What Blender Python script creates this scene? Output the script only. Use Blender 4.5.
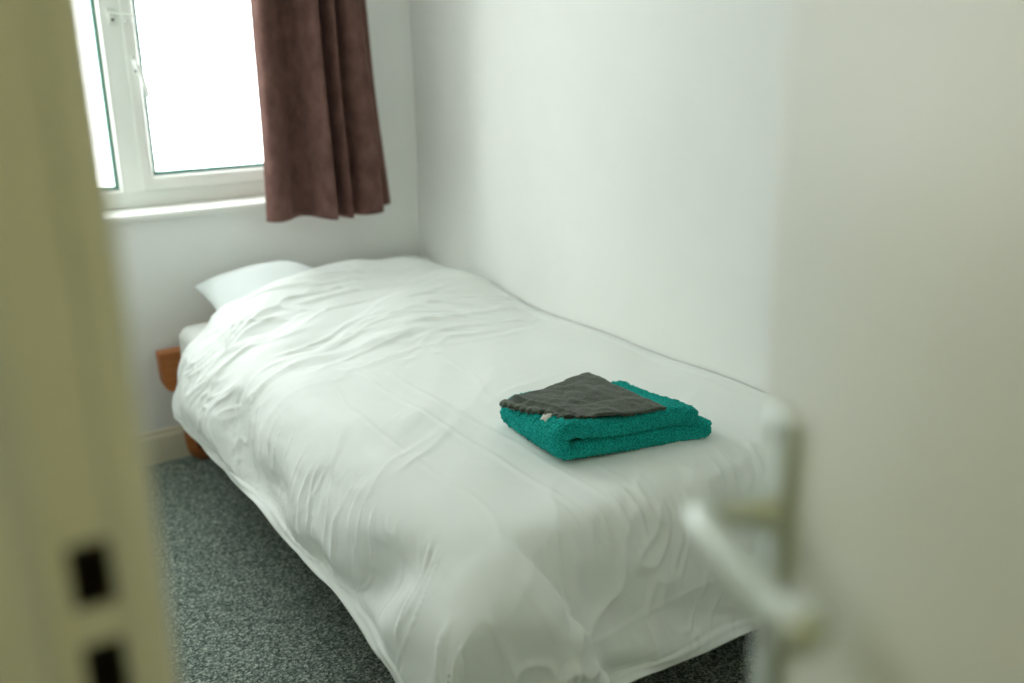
import bpy, bmesh, math
import numpy as np
from mathutils import Vector, Matrix, noise

sc = bpy.context.scene
for o in list(bpy.data.objects): bpy.data.objects.remove(o)
COL = sc.collection
R = math.radians

# ------------------------------------------------------------------ camera
cam_data = bpy.data.cameras.new('camera')
cam = bpy.data.objects.new('camera', cam_data); COL.objects.link(cam)
sc.camera = cam
def aim(loc, yaw, pitch, roll):
    y, p, r = R(yaw), R(pitch), R(roll)
    F = Vector((math.sin(y)*math.cos(p), math.cos(y)*math.cos(p), -math.sin(p)))
    X = Vector((math.cos(y), -math.sin(y), 0)); U = X.cross(F)
    X2 = X*math.cos(r)+U*math.sin(r); U2 = U*math.cos(r)-X*math.sin(r)
    m = Matrix((X2, U2, -F)).transposed().to_4x4(); m.translation = loc
    return m
cam.matrix_world = aim((0, 0, 1.3), 32.3, 17.0, -1.1)
cam_data.sensor_width = 36; cam_data.lens = 980/1024*36
cam_data.clip_start = .02
cam_data.dof.use_dof = True
cam_data.dof.focus_distance = 1.93
cam_data.dof.aperture_fstop = 1.8

# ------------------------------------------------------------------ world, exposure
world = bpy.data.worlds.new('overcast_sky'); sc.world = world; world.use_nodes = True
bg = world.node_tree.nodes['Background']
bg.inputs[0].default_value = (0.97, 1.0, 1.0, 1); bg.inputs[1].default_value = 8.2
sun_data = bpy.data.lights.new('hazy_sun', 'SUN'); sun_data.energy = 1.3; sun_data.angle = R(38); sun_data.color = (.985, 1.0, .99)
sun = bpy.data.objects.new('hazy_sun', sun_data); COL.objects.link(sun)
sun.rotation_euler = Vector((.82, -.43, -.21)).to_track_quat('-Z', 'Y').to_euler()
vs = sc.view_settings
vs.view_transform = 'Standard'; vs.look = 'None'; vs.gamma = 1; vs.use_curve_mapping = False
vs.exposure = 0.08
sc.cycles.max_bounces = 18; sc.cycles.diffuse_bounces = 14; sc.cycles.transparent_max_bounces = 16

# dimensions (metres); camera stands at the origin in the doorway
YB = 3.146      # window wall
XR = 1.604      # wall along the bed
XL = 0.063      # room side of the door wall
WT = 0.12       # door wall thickness
YF = -0.62      # wall behind the open door
ZC = 2.40
WX0, WX1, WZ0, WZ1 = 0.10, 1.34, 0.815, 2.15     # window opening
HX, HY = XL, -0.3009                              # door hinge line
DW = 0.762
YJ = HY+DW+.003                                   # strike jamb face
DOOR_OPEN = 30.0

# daylight portal in the window opening (guides sky light sampling, gives no light of its own)
pl = bpy.data.lights.new('window_portal', 'AREA'); pl.shape = 'RECTANGLE'
pl.size = WX1-WX0; pl.size_y = WZ1-WZ0; pl.cycles.is_portal = True
po = bpy.data.objects.new('window_portal', pl); COL.objects.link(po)
po.location = ((WX0+WX1)/2, YB+.24, (WZ0+WZ1)/2); po.rotation_euler = (R(-90), 0, 0)

# ------------------------------------------------------------------ materials
def mat(name, color, rough=.6, metal=0, sheen=0, spec=.5, coat=0):
    m = bpy.data.materials.new(name); m.use_nodes = True
    b = m.node_tree.nodes['Principled BSDF']
    b.inputs['Base Color'].default_value = (*color, 1)
    b.inputs['Roughness'].default_value = rough; b.inputs['Metallic'].default_value = metal
    b.inputs['Specular IOR Level'].default_value = spec
    if sheen: b.inputs['Sheen Weight'].default_value = sheen
    if coat: b.inputs['Coat Weight'].default_value = coat
    return m
def N(m, t, **kw):
    n = m.node_tree.nodes.new(t)
    for k, v in kw.items():
        if k in n.inputs: n.inputs[k].default_value = v
        else: setattr(n, k, v)
    return n
def L(m, a, b): m.node_tree.links.new(a, b)
def bsdf(m): return m.node_tree.nodes['Principled BSDF']
def coords(m, scale=(1, 1, 1), kind='Object'):
    tc = N(m, 'ShaderNodeTexCoord'); mp = N(m, 'ShaderNodeMapping'); mp.inputs['Scale'].default_value = scale
    L(m, tc.outputs[kind], mp.inputs[0]); return mp.outputs[0]
def noise_bump(m, scale, strength, dist, detail=3, vec=None, sc3=(1, 1, 1)):
    v = vec or coords(m, sc3)
    n = N(m, 'ShaderNodeTexNoise', Scale=scale, Detail=detail); L(m, v, n.inputs['Vector'])
    b = N(m, 'ShaderNodeBump', Strength=strength, Distance=dist); L(m, n.outputs[0], b.inputs['Height'])
    prev = bsdf(m).inputs['Normal']
    if prev.is_linked: L(m, prev.links[0].from_socket, b.inputs['Normal'])
    L(m, b.outputs[0], prev); return n
def noise_color(m, scale, c1, c2, lo=.35, hi=.65, detail=4, sc3=(1, 1, 1), rough=.6):
    v = coords(m, sc3); n = N(m, 'ShaderNodeTexNoise', Scale=scale, Detail=detail, Roughness=rough); L(m, v, n.inputs['Vector'])
    r = N(m, 'ShaderNodeValToRGB'); r.color_ramp.elements[0].position = lo; r.color_ramp.elements[1].position = hi
    r.color_ramp.elements[0].color = (*c1, 1); r.color_ramp.elements[1].color = (*c2, 1)
    L(m, n.outputs[0], r.inputs[0]); L(m, r.outputs[0], bsdf(m).inputs['Base Color']); return r
def srgb(r, g, b):
    f = lambda c: (c/255/12.92 if c <= 10 else ((c/255+.055)/1.055)**2.4)
    return (f(r), f(g), f(b))

M = {}
M['wall'] = m = mat('wall_paint', srgb(238, 239, 236), .75)
noise_color(m, 2.2, srgb(236, 237, 234), srgb(240, 241, 238)); noise_bump(m, 140, .06, .002, 2)
M['ceiling'] = mat('ceiling_paint', srgb(241, 241, 238), .85)
M['gloss'] = m = mat('gloss_white_paint', srgb(226, 226, 214), .32)
noise_bump(m, 30, .02, .003, 2); noise_color(m, 3, srgb(222, 222, 209), srgb(229, 229, 218))
M['door'] = m = mat('door_paint', srgb(236, 237, 228), .45)
noise_color(m, 2.5, srgb(234, 235, 225), srgb(238, 239, 230)); noise_bump(m, 18, .03, .004, 2)
M['upvc'] = mat('white_plastic', srgb(232, 235, 230), .35)
M['gasket'] = mat('teal_glass_edge', srgb(20, 110, 96), .5)
M['sill'] = mat('sill_gloss', srgb(240, 241, 236), .3)
M['metal'] = m = mat('satin_aluminium', srgb(214, 221, 216), .48, .7)
noise_bump(m, 300, .03, .0005, 2)
M['steel'] = mat('steel_screw', srgb(150, 150, 145), .4, 1)
M['dark'] = mat('dark_mortise', srgb(38, 26, 20), .9)
M['catch'] = mat('white_window_metal', srgb(222, 226, 220), .35)
M['pine'] = m = mat('stained_pine', srgb(176, 106, 54), .5)
noise_color(m, 6, srgb(158, 90, 44), srgb(192, 122, 66), .3, .7, 5, (1, 1, 14)); noise_bump(m, 30, .1, .002, 3, sc3=(1, 1, 9))
M['pine_x'] = m = mat('stained_pine_across', srgb(176, 106, 54), .5)
noise_color(m, 6, srgb(158, 90, 44), srgb(192, 122, 66), .3, .7, 5, (1, 12, 14)); noise_bump(m, 30, .1, .002, 3, sc3=(1, 9, 9))
M['skirting'] = mat('cream_skirting_gloss', srgb(214, 208, 184), .35)
M['mattress'] = m = mat('mattress_ticking', srgb(224, 226, 222), .85); noise_bump(m, 90, .25, .002)
# cotton bed linen
def linen(name, c):
    m = mat(name, c, .78, sheen=.15, spec=.3)
    v = coords(m)
    n1 = N(m, 'ShaderNodeTexNoise', Scale=7, Detail=5, Distortion=1.6); L(m, v, n1.inputs['Vector'])
    b1 = N(m, 'ShaderNodeBump', Strength=.10, Distance=.010); L(m, n1.outputs[0], b1.inputs['Height'])
    v2 = coords(m, (1, .35, 1))
    n2 = N(m, 'ShaderNodeTexNoise', Scale=34, Detail=3, Distortion=.8); L(m, v2, n2.inputs['Vector'])
    b2 = N(m, 'ShaderNodeBump', Strength=.10, Distance=.003); L(m, n2.outputs[0], b2.inputs['Height']); L(m, b1.outputs[0], b2.inputs['Normal'])
    n3 = N(m, 'ShaderNodeTexNoise', Scale=900, Detail=1); L(m, v, n3.inputs['Vector'])
    b3 = N(m, 'ShaderNodeBump', Strength=.06, Distance=.0008); L(m, n3.outputs[0], b3.inputs['Height']); L(m, b2.outputs[0], b3.inputs['Normal'])
    L(m, b3.outputs[0], bsdf(m).inputs['Normal'])
    return m
M['duvet'] = linen('white_cotton', srgb(232, 236, 233))
M['pillow'] = linen('white_pillowcase', srgb(230, 237, 237))
M['curtain'] = m = mat('brown_velvet', srgb(92, 68, 65), .9, sheen=.35, spec=.1)
noise_color(m, 26, srgb(84, 59, 55), srgb(116, 87, 80), .3, .7, 6, (1, 1, .7)); noise_bump(m, 420, .5, .0015, 3)
bsdf(m).inputs['Sheen Tint'].default_value = (*srgb(180, 140, 130), 1)
M['teal'] = m = mat('teal_terry', srgb(8, 148, 140), .95, sheen=.35, spec=.1)
noise_color(m, 330, srgb(2, 102, 98), srgb(40, 198, 188), .32, .68, 3); noise_bump(m, 420, .9, .003, 2)
bsdf(m).inputs['Sheen Tint'].default_value = (*srgb(90, 230, 210), 1)
M['grey'] = m = mat('grey_green_terry', srgb(76, 84, 74), .95, sheen=.25, spec=.1)
noise_color(m, 260, srgb(58, 66, 57), srgb(92, 100, 90), .3, .7, 4); noise_bump(m, 480, .7, .002, 2)
M['grey_hem'] = m = mat('grey_hem_band', srgb(98, 106, 95), .95, sheen=.2, spec=.1); noise_bump(m, 480, .5, .002, 2)
M['tag'] = mat('care_label_cloth', srgb(205, 205, 196), .8)
# speckled carpet
M['carpet'] = m = mat('speckled_carpet', (.1, .1, .1), .98, spec=.1)
v = coords(m)
vo = N(m, 'ShaderNodeTexVoronoi', Scale=240); L(m, v, vo.inputs['Vector'])
sep = N(m, 'ShaderNodeSeparateColor'); L(m, vo.outputs['Color'], sep.inputs[0])
rp = N(m, 'ShaderNodeValToRGB'); rp.color_ramp.interpolation = 'LINEAR'
E_ = rp.color_ramp.elements; E_[0].position = 0; E_[0].color = (*srgb(70, 80, 75), 1); E_[1].position = 1; E_[1].color = (*srgb(205, 214, 204), 1)
for p_, c_ in ((.35, (106, 120, 112)), (.62, (138, 152, 143)), (.82, (166, 178, 169))):
    e = E_.new(p_); e.color = (*srgb(*c_), 1)
L(m, sep.outputs[0], rp.inputs[0])
n1 = N(m, 'ShaderNodeTexNoise', Scale=420, Detail=2); L(m, v, n1.inputs['Vector'])
mx = N(m, 'ShaderNodeMix', data_type='RGBA', blend_type='OVERLAY'); mx.inputs[0].default_value = .55
L(m, rp.outputs[0], mx.inputs[6]); L(m, n1.outputs[0], mx.inputs[7]); L(m, mx.outputs[2], bsdf(m).inputs['Base Color'])
bp = N(m, 'ShaderNodeBump', Strength=.9, Distance=.004); L(m, vo.outputs['Distance'], bp.inputs['Height']); L(m, bp.outputs[0], bsdf(m).inputs['Normal'])
# window glass: clear pane, mostly see-through with a fresnel reflection
m = bpy.data.materials.new('clear_glass'); m.use_nodes = True; M['glass'] = m
nt = m.node_tree; nt.nodes.remove(nt.nodes['Principled BSDF'])
tr = N(m, 'ShaderNodeBsdfTransparent'); tr.inputs[0].default_value = (.965, .975, .97, 1)
gl = N(m, 'ShaderNodeBsdfGlossy', Roughness=.02); fr = N(m, 'ShaderNodeLayerWeight', Blend=.5); ms = N(m, 'ShaderNodeMixShader')
pw = N(m, 'ShaderNodeMath', operation='POWER'); pw.inputs[1].default_value = 5.0; L(m, fr.outputs['Facing'], pw.inputs[0])
mr = N(m, 'ShaderNodeMath', operation='MULTIPLY_ADD'); mr.inputs[1].default_value = .9; mr.inputs[2].default_value = .04; L(m, pw.outputs[0], mr.inputs[0])
L(m, mr.outputs[0], ms.inputs[0]); L(m, tr.outputs[0], ms.inputs[1]); L(m, gl.outputs[0], ms.inputs[2]); L(m, ms.outputs[0], nt.nodes['Material Output'].inputs[0])
# warm glow of the added, unseen hall lamp
m = bpy.data.materials.new('fill_lamp_glow'); m.use_nodes = True; M['bulb'] = m
b = bsdf(m); b.inputs['Base Color'].default_value = (.9, .85, .75, 1)
b.inputs['Emission Color'].default_value = (1.0, .87, .32, 1); b.inputs['Emission Strength'].default_value = 13.5

# ------------------------------------------------------------------ mesh helpers
def link(name, me, m, parent=None, smooth=None):
    me.materials.append(m)
    if smooth is not None:
        for p in me.polygons: p.use_smooth = True
        if smooth < 180: me.set_sharp_from_angle(angle=R(smooth))
    o = bpy.data.objects.new(name, me); COL.objects.link(o)
    if parent: o.parent = parent
    return o
def from_bm(name, bm, m, parent=None, smooth=None):
    me = bpy.data.meshes.new(name); bmesh.ops.recalc_face_normals(bm, faces=bm.faces); bm.to_mesh(me); bm.free()
    return link(name, me, m, parent, smooth)
def add_box(bm, x0, x1, y0, y1, z0, z1, bev=0, seg=2):
    t = bmesh.new(); bmesh.ops.create_cube(t, size=1)
    for v in t.verts: v.co = ((x0+x1)/2+v.co.x*(x1-x0), (y0+y1)/2+v.co.y*(y1-y0), (z0+z1)/2+v.co.z*(z1-z0))
    if bev: bmesh.ops.bevel(t, geom=list(t.edges), offset=bev, segments=seg, affect='EDGES', profile=.5)
    tmp = bpy.data.meshes.new('t'); t.to_mesh(tmp); t.free(); bm.from_mesh(tmp); bpy.data.meshes.remove(tmp)
def box(name, b6, m, parent=None, bev=0, seg=2):
    bm = bmesh.new(); add_box(bm, *b6, bev, seg); return from_bm(name, bm, m, parent, 40 if bev else None)
def boxes(name, lst, m, parent=None, bev=0):
    bm = bmesh.new()
    for b6 in lst: add_box(bm, *b6, bev)
    return from_bm(name, bm, m, parent, 40 if bev else None)
def tube(bm, pts, rad, seg=14, flat=1.0, cap=True):
    pts = [Vector(p) for p in pts]; rad = rad if hasattr(rad, '__len__') else [rad]*len(pts)
    rings = []; up0 = None
    for i, p in enumerate(pts):
        t = (pts[min(i+1, len(pts)-1)]-pts[max(i-1, 0)]).normalized()
        if up0 is None:
            up0 = Vector((0, 0, 1)) if abs(t.z) < .9 else Vector((1, 0, 0))
        a = (up0-t*up0.dot(t)).normalized(); up0 = a; c = t.cross(a)
        rings.append([bm.verts.new(p+(a*math.cos(k)*flat+c*math.sin(k))*rad[i]) for k in [2*math.pi*q/seg for q in range(seg)]])
    for A, B in zip(rings, rings[1:]):
        for q in range(seg): bm.faces.new((A[q], A[(q+1) % seg], B[(q+1) % seg], B[q]))
    if cap: bm.faces.new(rings[0][::-1]); bm.faces.new(rings[-1])
def cyl(name, p0, p1, r, m, parent=None, seg=20):
    bm = bmesh.new(); tube(bm, [p0, p1], r, seg); return from_bm(name, bm, m, parent, 40)
def smooth_path(pts, n=6):
    pts = [Vector(p) for p in pts]; out = []
    for i in range(len(pts)-1):
        p0 = pts[max(i-1, 0)]; p1 = pts[i]; p2 = pts[i+1]; p3 = pts[min(i+2, len(pts)-1)]
        for k in range(n):
            t = k/n
            out.append(.5*((2*p1)+(p2-p0)*t+(2*p0-5*p1+4*p2-p3)*t*t+(3*p1-p0-3*p2+p3)*t**3))
    out.append(pts[-1]); return out
def grid_mesh(name, A, closed_u=False):
    nu, nv = A.shape[:2]; me = bpy.data.meshes.new(name)
    f = []
    for i in range(nu-(0 if closed_u else 1)):
        i2 = (i+1) % nu
        for j in range(nv-1): f.append((i*nv+j, i2*nv+j, i2*nv+j+1, i*nv+j+1))
    me.from_pydata([tuple(p) for p in A.reshape(-1, 3)], [], f); me.update(); return me
def empty(name, loc, rz=0):
    o = bpy.data.objects.new(name, None); COL.objects.link(o); o.location = loc; o.rotation_euler = (0, 0, rz); o.empty_display_size = .1; return o
def tag(o, label, cat=None, group=None, kind=None):
    o['label'] = label
    if cat: o['category'] = cat
    if group: o['group'] = group
    if kind: o['kind'] = kind
    return o
def struct(o, label): return tag(o, label, kind='structure')
def extrude_profile(name, prof, axis, a0, a1, m, parent=None, flip=1, base=(0, 0), smooth=35):
    """prof: list of (out, z); swept along axis from a0 to a1"""
    bm = bmesh.new(); rows = []
    for a in (a0, a1):
        row = []
        for (o_, z) in prof:
            if axis == 'x': row.append(bm.verts.new((a, base[0]+flip*o_, z)))
            else: row.append(bm.verts.new((base[0]+flip*o_, a, z)))
        rows.append(row)
    n = len(prof)
    for i in range(n): bm.faces.new((rows[0][i], rows[0][(i+1) % n], rows[1][(i+1) % n], rows[1][i]))
    bm.faces.new(rows[0]); bm.faces.new(rows[1][::-1])
    return from_bm(name, bm, m, parent, smooth)

# ------------------------------------------------------------------ room shell
HALL_X, HALL_Y0, HALL_Y1 = -1.15, -1.9, 1.7
struct(box('floor', (HALL_X-.1, XR+.1, HALL_Y0-.1, YB+.3, -.12, 0), M['carpet']), 'grey green speckled carpet floor')
struct(box('ceiling', (HALL_X-.1, XR+.1, HALL_Y0-.1, YB+.3, ZC, ZC+.12), M['ceiling']), 'white painted ceiling')
struct(box('wall_right', (XR, XR+.12, YF-.12, YB+.3, 0, ZC), M['wall']), 'plain white wall along the side of the bed')
struct(boxes('wall_back', [(XL-WT, WX0, YB, YB+.215, 0, ZC), (WX1, XR, YB, YB+.215, 0, ZC), (WX0, WX1, YB, YB+.215, 0, WZ0-.018), (WX0, WX1, YB, YB+.215, WZ1, ZC)], M['wall']), 'white wall with the window above the head of the bed')
struct(box('wall_front', (XL, XR, YF-.12, YF, 0, ZC), M['wall']), 'white wall beyond the foot of the bed')
DH = 1.985   # door head
struct(boxes('wall_left', [(XL-WT, XL, YJ+.03, YB, 0, ZC), (XL-WT, XL, YF-.12, HY-.033, 0, ZC), (XL-WT, XL, HY-.033, YJ+.03, DH+.033, ZC)], M['wall']), 'white wall that holds the doorway')
struct(box('wall_hall', (HALL_X-.1, HALL_X, HALL_Y0, HALL_Y1, 0, ZC), M['wall']), 'hall wall facing the bedroom door')
struct(boxes('wall_hall_near', [(HALL_X-.1, XL-WT, HALL_Y0-.1, HALL_Y0, 0, ZC), (XL-WT, XL, HALL_Y0-.1, YF-.12, 0, ZC)], M['wall']), 'near end wall of the hall')
struct(box('wall_hall_far', (HALL_X-.1, XL-WT, HALL_Y1, HALL_Y1+.1, 0, ZC), M['wall']), 'far end wall of the hall')
SK = [(0, 0), (.016, 0), (.016, .082), (.013, .090), (.008, .094), (.007, .104), (.003, .108), (0, .108)]
struct(extrude_profile('baseboard_back', SK, 'x', XL, XR-.016, M['skirting'], flip=-1, base=(YB,)), 'cream gloss skirting board under the window')
struct(extrude_profile('baseboard_right', SK, 'y', YF, YB, M['skirting'], flip=-1, base=(XR,)), 'cream gloss skirting board behind the bed')
struct(extrude_profile('baseboard_left', SK, 'y', YJ+.080, YB-.016, M['skirting'], flip=1, base=(XL,)), 'cream gloss skirting board beside the doorway')
struct(extrude_profile('baseboard_front', SK, 'x', XL, XR-.016, M['skirting'], flip=1, base=(YF,)), 'cream gloss skirting board on the wall past the foot of the bed')

# ------------------------------------------------------------------ doorway lining with stops, architraves, strike plate
t1 = struct(empty('trim_1', (XL, YJ, 0)), 'white painted door lining and architrave with a strike plate')
def pocket_block(name, x0, x1, y0, y1, z0, z1, holes, depth, m, parent):
    """block whose -y face has rectangular pockets (x0,x1,z0,z1)"""
    bm = bmesh.new()
    xs = sorted({x0, x1, *[h[0] for h in holes], *[h[1] for h in holes]}); zs = sorted({z0, z1, *[h[2] for h in holes], *[h[3] for h in holes]})
    V = {}
    def g(x, y, z):
        k = (round(x, 5), round(y, 5), round(z, 5))
        if k not in V: V[k] = bm.verts.new((x, y, z))
        return V[k]
    for xa, xb in zip(xs, xs[1:]):
        for za, zb in zip(zs, zs[1:]):
            hole = any(h[0] <= xa and xb <= h[1] and h[2] <= za and zb <= h[3] for h in holes)
            yy = y0+depth if hole else y0
            bm.faces.new((g(xa, yy, za), g(xb, yy, za), g(xb, yy, zb), g(xa, yy, zb)))
            bm.faces.new((g(xa, y1, za), g(xa, y1, zb), g(xb, y1, zb), g(xb, y1, za)))
    for h in holes:
        xx = [x for x in xs if h[0] <= x <= h[1]]; zz = [z for z in zs if h[2] <= z <= h[3]]
        for a, b_ in zip(xx, xx[1:]):
            for z in (h[2], h[3]): bm.faces.new((g(a, y0, z), g(b_, y0, z), g(b_, y0+depth, z), g(a, y0+depth, z)))
        for a, b_ in zip(zz, zz[1:]):
            for x in (h[0], h[1]): bm.faces.new((g(x, y0, a), g(x, y0, b_), g(x, y0+depth, b_), g(x, y0+depth, a)))
    for a, b_ in zip(zs, zs[1:]):
        for x in (x0, x1): bm.faces.new((g(x, y0, a), g(x, y0, b_), g(x, y1, b_), g(x, y1, a)))
    for a, b_ in zip(xs, xs[1:]):
        for z in (z0, z1): bm.faces.new((g(a, y0, z), g(b_, y0, z), g(b_, y1, z), g(a, y1, z)))
    return from_bm(name, bm, m, parent)
def P(o, parent): # keep world placement under a parent that is only translated
    o.parent = parent; o.location = -parent.location; return o
H1 = (.0415, .0610, 1.041, 1.076); H2 = (.0415, .0610, .986, 1.022)
P(pocket_block('jamb', XL-WT, XL, YJ, YJ+.03, 0, DH+.03, [H1, H2], .024, M['gloss'], None), t1)
# the plate is cut round the two bolt holes
xs0, xs1 = .036, XL-.0012
sp = P(boxes('strike_plate', [(xs0, H1[0], YJ-.0014, YJ, .968, 1.098), (H1[1], xs1, YJ-.0014, YJ, .968, 1.098), (H1[0], H1[1], YJ-.0014, YJ, H1[3], 1.098), (H1[0], H1[1], YJ-.0014, YJ, H2[3], H1[2]), (H1[0], H1[1], YJ-.0014, YJ, .968, H2[2])], M['gloss']), t1)
for hh in (H1, H2):
    o = boxes('mortise', [(hh[0]+.0002, hh[1]-.0002, YJ+.0225, YJ+.0238, hh[2]+.0002, hh[3]-.0002), (hh[0]+.0001, hh[0]+.0009, YJ+.001, YJ+.0235, hh[2]+.0002, hh[3]-.0002), (hh[1]-.0009, hh[1]-.0001, YJ+.001, YJ+.0235, hh[2]+.0002, hh[3]-.0002), (hh[0]+.0002, hh[1]-.0002, YJ+.001, YJ+.0235, hh[2]+.0001, hh[2]+.0009), (hh[0]+.0002, hh[1]-.0002, YJ+.001, YJ+.0235, hh[3]-.0009, hh[3]-.0001)], M['dark'])
    P(o, t1); o['label'] = 'dark bolt hole in the strike plate'
for z in (.978, 1.088): P(cyl('screw', (.0515, YJ-.0022, z), (.0515, YJ-.0014, z), .0035, M['gloss']), t1)
P(box('jamb', (XL-WT, XL, HY-.033, HY-.003, 0, DH+.03), M['gloss']), t1)
P(box('head_jamb', (XL-WT, XL, HY-.003, YJ, DH+.003, DH+.033), M['gloss']), t1)
P(box('stop', (XL-WT, XL-.040, YJ-.012, YJ, 0, DH+.003), M['gloss'], None, .002), t1)
P(box('stop', (XL-WT, XL-.040, HY-.003, HY+.009, 0, DH+.003), M['gloss'], None, .002), t1)
P(box('stop', (XL-WT, XL-.040, HY+.009, YJ-.012, DH-.009, DH+.003), M['gloss'], None, .002), t1)
for xa, xb in ((XL, XL+.023), (XL-WT-.015, XL-WT)):
    P(box('architrave', (xa, xb, YJ+.005, YJ+.070, 0, DH+.073), M['gloss'], None, .004, 3), t1)
    P(box('architrave', (xa, xb, HY-.073, HY-.008, 0, DH+.073), M['gloss'], None, .004, 3), t1)
    P(box('architrave', (xa, xb, HY-.008, YJ+.005, DH+.008, DH+.073), M['gloss'], None, .004, 3), t1)

# ------------------------------------------------------------------ door leaf, open into the room
d1 = struct(empty('door_1', (HX, HY, 0), R(-DOOR_OPEN)), 'open white flush door with an aluminium lever handle on a long plate')
FX = -.035   # hall-side face
box('leaf', (FX, 0, .003, DW, .008, DH), M['door'], d1, .0015)
SZ, SY = 1.045, DW-.040     # spindle
def handle(side):
    s = -1 if side == 0 else 1
    f = FX if side == 0 else 0
    X = lambda o: f+s*o
    bm = bmesh.new(); a, b_ = sorted((X(0), X(.007)))
    add_box(bm, a, b_, SY-.019, SY+.019, .895, 1.105, .003, 3)
    plate = from_bm('backplate', bm, M['metal'], d1, 40)
    for z in (.910, 1.092): cyl('screw', (X(.0065), SY, z), (X(.0085), SY, z), .004, M['steel'], plate)
    bm = bmesh.new(); a, b_ = sorted((X(.0068), X(.0076)))
    add_box(bm, a, b_, SY-.0025, SY+.0025, .952, .972); add_box(bm, a, b_, SY-.0045, SY+.0045, .968, .978)
    from_bm('keyhole', bm, M['dark'], plate)
    bm = bmesh.new(); tube(bm, [(X(.006), SY, SZ), (X(.016), SY, SZ)], [.0135, .0125], 24)
    from_bm('rose', bm, M['metal'], plate, 40)
    pts = smooth_path([(X(.012), SY, SZ), (X(.034), SY, SZ), (X(.044), SY-.003, SZ+.001), (X(.049), SY-.014, SZ+.002), (X(.048), SY-.035, SZ+.002), (X(.043), SY-.062, SZ+.001), (X(.037), SY-.088, SZ), (X(.032), SY-.104, SZ), (X(.028), SY-.113, SZ), (X(.025), SY-.118, SZ)], 5)
    n = len(pts); rad = [.0082+.0012*math.sin(math.pi*i/n)+.0048*max(0, (i/n-.7)/.3) for i in range(n)]
    dr = (pts[-1]-pts[-2]).normalized(); r_end = rad[-1]; p_end = pts[-1].copy()
    for k in range(1, 6):                       # rounded tip
        a_ = k/5*math.pi/2; pts.append(p_end+dr*(r_end*.7*math.sin(a_))); rad.append(max(r_end*math.cos(a_), .0004))
    bm = bmesh.new(); tube(bm, pts, rad, 18, 1.12)
    from_bm('lever', bm, M['metal'], d1, 60)
handle(0); handle(1)
box('latch_plate', (-.029, -.006, DW-.0002, DW+.001, .985, 1.095), M['steel'], d1)
box('latch_bolt', (-.022, -.013, DW+.001, DW+.010, SZ-.011, SZ+.011), M['metal'], d1, .002)
for z in (.25, 1.0, 1.75):
    cyl('hinge', (.004, .000, z-.05), (.004, .000, z+.05), .006, M['steel'], d1)

# ------------------------------------------------------------------ window
FY = YB+.14   # room-side face of the frame
w1 = struct(empty('window_1', ((WX0+WX1)/2, FY, WZ0)), 'white plastic casement window with a fixed left pane and an opening sash')
GX0, GX1, GZ0 = WX0+.055, .622, .8745          # fixed pane
SX0, SX1, SZ0, SZ1 = .6905, WX1-.022, .8705, WZ1-.035   # opening sash
def PW(o): return P(o, w1)
PW(boxes('frame', [(WX0, WX0+.042, FY, FY+.065, WZ0, WZ1), (WX1-.042, WX1, FY, FY+.065, WZ0, WZ1), (WX0+.042, WX1-.042, FY, FY+.065, WZ0, GZ0-.012), (WX0+.042, WX1-.042, FY, FY+.065, WZ1-.055, WZ1), (.70, WX1-.042, FY+.004, FY+.065, GZ0-.02, GZ0+.02)], M['upvc'], None, .004))
PW(box('mullion', (.6357, .710, FY, FY+.065, GZ0-.014, WZ1-.05), M['upvc'], None, .004))
# sloping glazing bead round the fixed pane
def bead_frame(name, x0, x1, z0, z1, w, ya, yb, m):
    """picture-frame of four mitred bars; outer rectangle given, slopes from ya (outer) to yb (inner)"""
    bm = bmesh.new(); V = []
    for (o_, y) in ((0, ya), (w*.35, ya), (w, yb), (w, yb+.03), (0, yb+.03)):
        V.append([bm.verts.new(p) for p in ((x0+o_, y, z0+o_), (x1-o_, y, z0+o_), (x1-o_, y, z1-o_), (x0+o_, y, z1-o_))])
    for k in range(5):
        A, B = V[k], V[(k+1) % 5]
        for q in range(4): bm.faces.new((A[q], A[(q+1) % 4], B[(q+1) % 4], B[q]))
    return from_bm(name, bm, m, None, 30)
PW(bead_frame('glazing_bead', WX0+.040, .6375, GZ0-.016, WZ1-.053, .016, FY-.001, FY+.012, M['upvc']))
PW(bead_frame('gasket', WX0+.054, .6235, GZ0-.002, WZ1-.067, .010, FY+.012, FY+.016, M['gasket']))
PW(box('pane', (WX0+.055, .6235, FY+.022, FY+.026, GZ0-.003, WZ1-.066), M['glass']))
PW(bead_frame('sash', SX0, SX1, SZ0, SZ1, .030, FY-.016, FY-.010, M['upvc']))
PW(bead_frame('glazing_bead', SX0+.028, SX1-.028, SZ0+.028, SZ1-.028, .013, FY-.010, FY+.002, M['upvc']))
PW(bead_frame('gasket', SX0+.0405, SX1-.0405, SZ0+.0405, SZ1-.0405, .010, FY+.002, FY+.006, M['gasket']))
PW(box('pane', (SX0+.042, SX1-.042, FY+.014, FY+.018, SZ0+.042, SZ1-.042), M['glass']))
# cockspur catch
hx = .710
c = PW(box('catch_handle_base', (hx-.008, hx+.008, FY-.026, FY-.015, 1.221, 1.282), M['catch'], None, .003))
bm = bmesh.new(); tube(bm, smooth_path([(hx, FY-.024, 1.262), (hx, FY-.040, 1.257), (hx+.004, FY-.047, 1.244), (hx+.014, FY-.046, 1.214), (hx+.021, FY-.044, 1.178), (hx+.023, FY-.043, 1.158)], 5), [.0085]*12+[.0065]*14, 12, 1)
PW(from_bm('catch_handle', bm, M['catch'], None, 60))
cyl('screw', (hx, FY-.0265, 1.235), (hx, FY-.0255, 1.235), .0035, M['dark'], c)
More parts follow.
